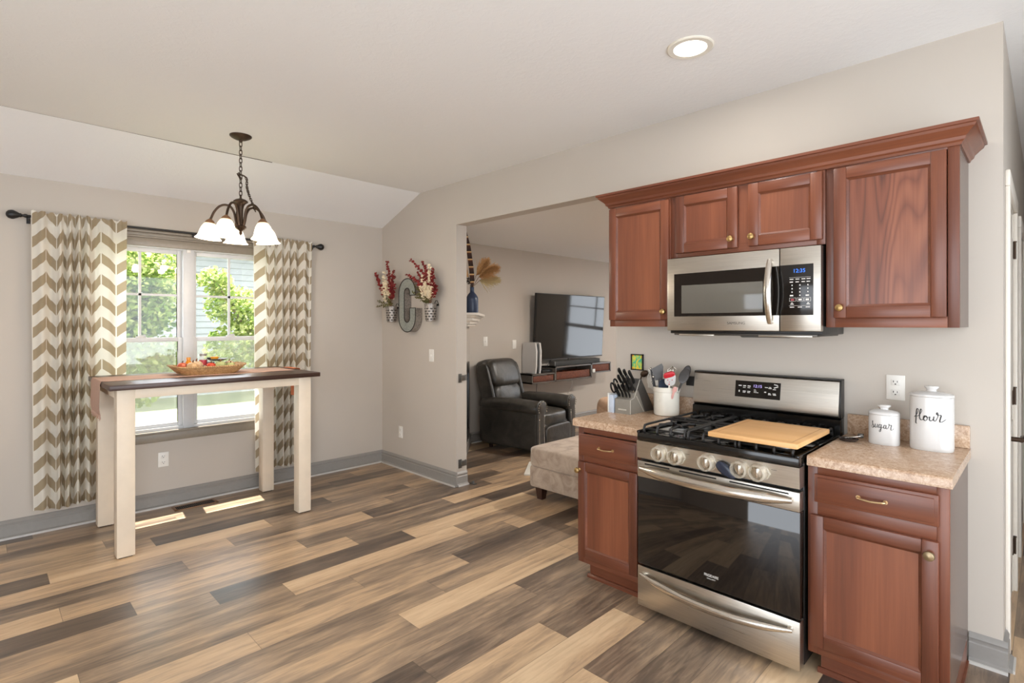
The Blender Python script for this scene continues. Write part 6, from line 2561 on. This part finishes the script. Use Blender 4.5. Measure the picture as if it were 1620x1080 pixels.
def shelf_basket(y0, y1, z0, z1, label):
    t = thing('wicker_bin', (-3.74, (y0 + y1) / 2, z0), label, 'basket', 'red brown wicker bins in the media shelf')
    m_ = MB()
    xa, xb = SX0 + .02, SX1 - .012
    m_.box(xa, y0, z0, xb, y1, z0 + .008).box(xa, y0, z0, xa + .008, y1, z1).box(xb - .010, y0, z0, xb, y1, z1, .003).box(xa, y0, z0, xb, y0 + .008, z1).box(xa, y1 - .008, z0, xb, y1, z1)
    m_.build('woven_body', M['wicker_red'], t)
    MB().tube([(xb - .005, y0, z1), (xb - .005, y1, z1)], .006, 8).build('rim', M['wicker_red'], t)
    return t


shelf_basket(2.085, 2.49, .6905, .765, 'small wicker bin in the low left box of the media shelf')
shelf_basket(2.555, 3.30, .6905, .790, 'long wicker bin in the middle box of the media shelf')
shelf_basket(3.370, 3.79, .7535, .850, 'wicker bin in the right box of the media shelf')
cl = thing('folded_cloth', (-3.72, 2.3, .765), 'pale cloth lying in the left wicker bin', 'cloth')
MB().cushion((-3.73, 2.28, .768), (0.15, .26, .022), None, .6, 10).build('cloth', M['white'], cl)
tgx = thing('white_tag', (-3.63, 3.37, .75), 'small white square device at the right end of the middle shelf box', 'device')
MB().box(-3.634, 3.345, .745, -3.622, 3.405, .795, .004).build('device_body', M['white'], tgx)
sbx = thing('soundbar', (-3.72, 3.07, .875), 'long dark grey soundbar on the media shelf below the television', 'soundbar')
MB().box(-3.775, 2.560, .8756, -3.680, 3.590, .940, .006).build('cabinet', plain('soundbar_cloth', (60, 60, 58), .8), sbx)
MB().box(-3.780, 2.550, .8755, -3.676, 2.566, .942, .004).build('end_cap', M['gate'], sbx)
MB().box(-3.780, 3.584, .8755, -3.676, 3.600, .942, .004).build('end_cap', M['gate'], sbx)

# ---- white upright game console
gc = thing('game_console', (-3.74, 2.17, .8), 'white upright game console with black core on the left end of the shelf', 'game console')
MB().box(-3.875, 2.155, .805, -3.655, 2.205, 1.190, .01).build('black_core', M['tvframe'], gc)
for y0, y1 in ((2.125, 2.152), (2.208, 2.235)):
    m = MB()
    m.prism([(-3.885, .803), (-3.650, .803), (-3.636, .90), (-3.632, 1.10), (-3.650, 1.205), (-3.70, 1.215), (-3.87, 1.205), (-3.888, 1.0)], y0, y1, 'XZ')
    m.build('side_panel', M['ceramic'], gc, smooth=20)
MB().lathe([(.075, .8005), (.078, .803), (.075, .806)], (-3.76, 2.18, 0), 24).build('stand', M['tvframe'], gc)
# small black boxes and cables
rt = thing('cable_box', (-3.74, 2.40, .8), 'low black cable box on the left shelf box beside the game console', 'box')
MB().box(-3.84, 2.30, .8005, -3.68, 2.50, .838, .004).build('case', M['tvframe'], rt)
for i, (pts, lab) in enumerate((
        ([(-3.80, 2.42, .84), (-3.80, 2.40, .90), (-3.84, 2.36, .97), (-3.86, 2.33, 1.02)], 'thin black cable rising from the cable box to the television'),
        ([(-3.79, 2.46, .84), (-3.76, 2.50, .89), (-3.77, 2.55, .935), (-3.80, 2.62, .96)], 'black cable looping over the end of the soundbar'),
        ([(-3.80, 3.0, .94), (-3.83, 3.03, .958), (-3.83, 3.06, .97)], 'short black cable between soundbar and television'))):
    t = thing('cable', pts[0], lab, 'cable', 'black cables around the media shelf')
    MB().tube(catmull(pts, 6), .0045, 6).build('cord', M['gap'], t)
t = thing('power_cord', (-3.86, 2.42, .6), 'grey power cord hanging down the wall below the media shelf', 'cable')
MB().tube(catmull([(-3.865, 2.40, .671), (-3.872, 2.395, .55), (-3.878, 2.40, .42), (-3.88, 2.42, .25)], 6), .0045, 6).build('cord', M['gate'], t)
t = thing('white_cable', (-3.88, 3.1, .6), 'white cord curving down the wall below the right part of the shelf', 'cable')
MB().tube(catmull([(-3.885, 3.15, .671), (-3.887, 3.19, .58), (-3.887, 3.10, .42), (-3.887, 2.95, .22)], 6), .004, 6).build('cord', M['white'], t)

# ---- tan sofa and cushion, mostly hidden behind the counter
so = thing('tan_sofa', (-1.9, 2.6, 0), 'tan upholstered sofa arm peeking out behind the left countertop', 'sofa')
SM = plain('tan_sofa_cloth', (182, 150, 124), .9, var=.08)
m = MB().cushion((-2.25, 2.02, .33), (.56, .26, .62), None, .35, 14)
for q in m.v:
    pass
m.build('arm', SM, so)
MB().cushion((-2.25, 2.00, .56), (.54, .30, .18), None, .8, 14).build('arm_roll', SM, so)
MB().cushion((-1.82, 2.95, .25), (1.08, 1.75, .36), None, .2, 14).build('base', SM, so)
MB().cushion((-1.82, 2.95, .46), (1.02, 1.60, .16), None, .3, 14).build('seat_cushion', SM, so)
MB().cushion((-1.36, 2.95, .62), (.22, 1.7, .62), None, .3, 14).build('backrest', SM, so)
for a in (-2.1, -1.4):
    for b in (2.05, 3.7):
        MB().lathe([(.025, 0), (.03, .1)], (a, b, 0), 12).build('foot', M['espresso_leg'], so)
pw = thing('brown_pillow', (-2.05, 2.28, .66), 'dark brown pillow propped on the tan sofa behind the knife block', 'pillow')
m = MB().cushion((-2.20, 2.27, .80), (.13, .36, .40), Matrix.Rotation(R(20), 4, 'Z'), .6, 14)
m.build('pillow_body', plain('brown_pillow_cloth', (112, 92, 78), .9, var=.1), pw)

downlight(-1.5, 1.9, 2.44, 60, 'added unseen ceiling light brightening the living room above the ottoman', size=.2)  # lamp added out of view to brighten the living room
downlight(-1.5, 4.2, 2.44, 50, 'added unseen ceiling light brightening the living room toward the far window', size=.2)  # second added fill lamp, unseen, for the far end of the room
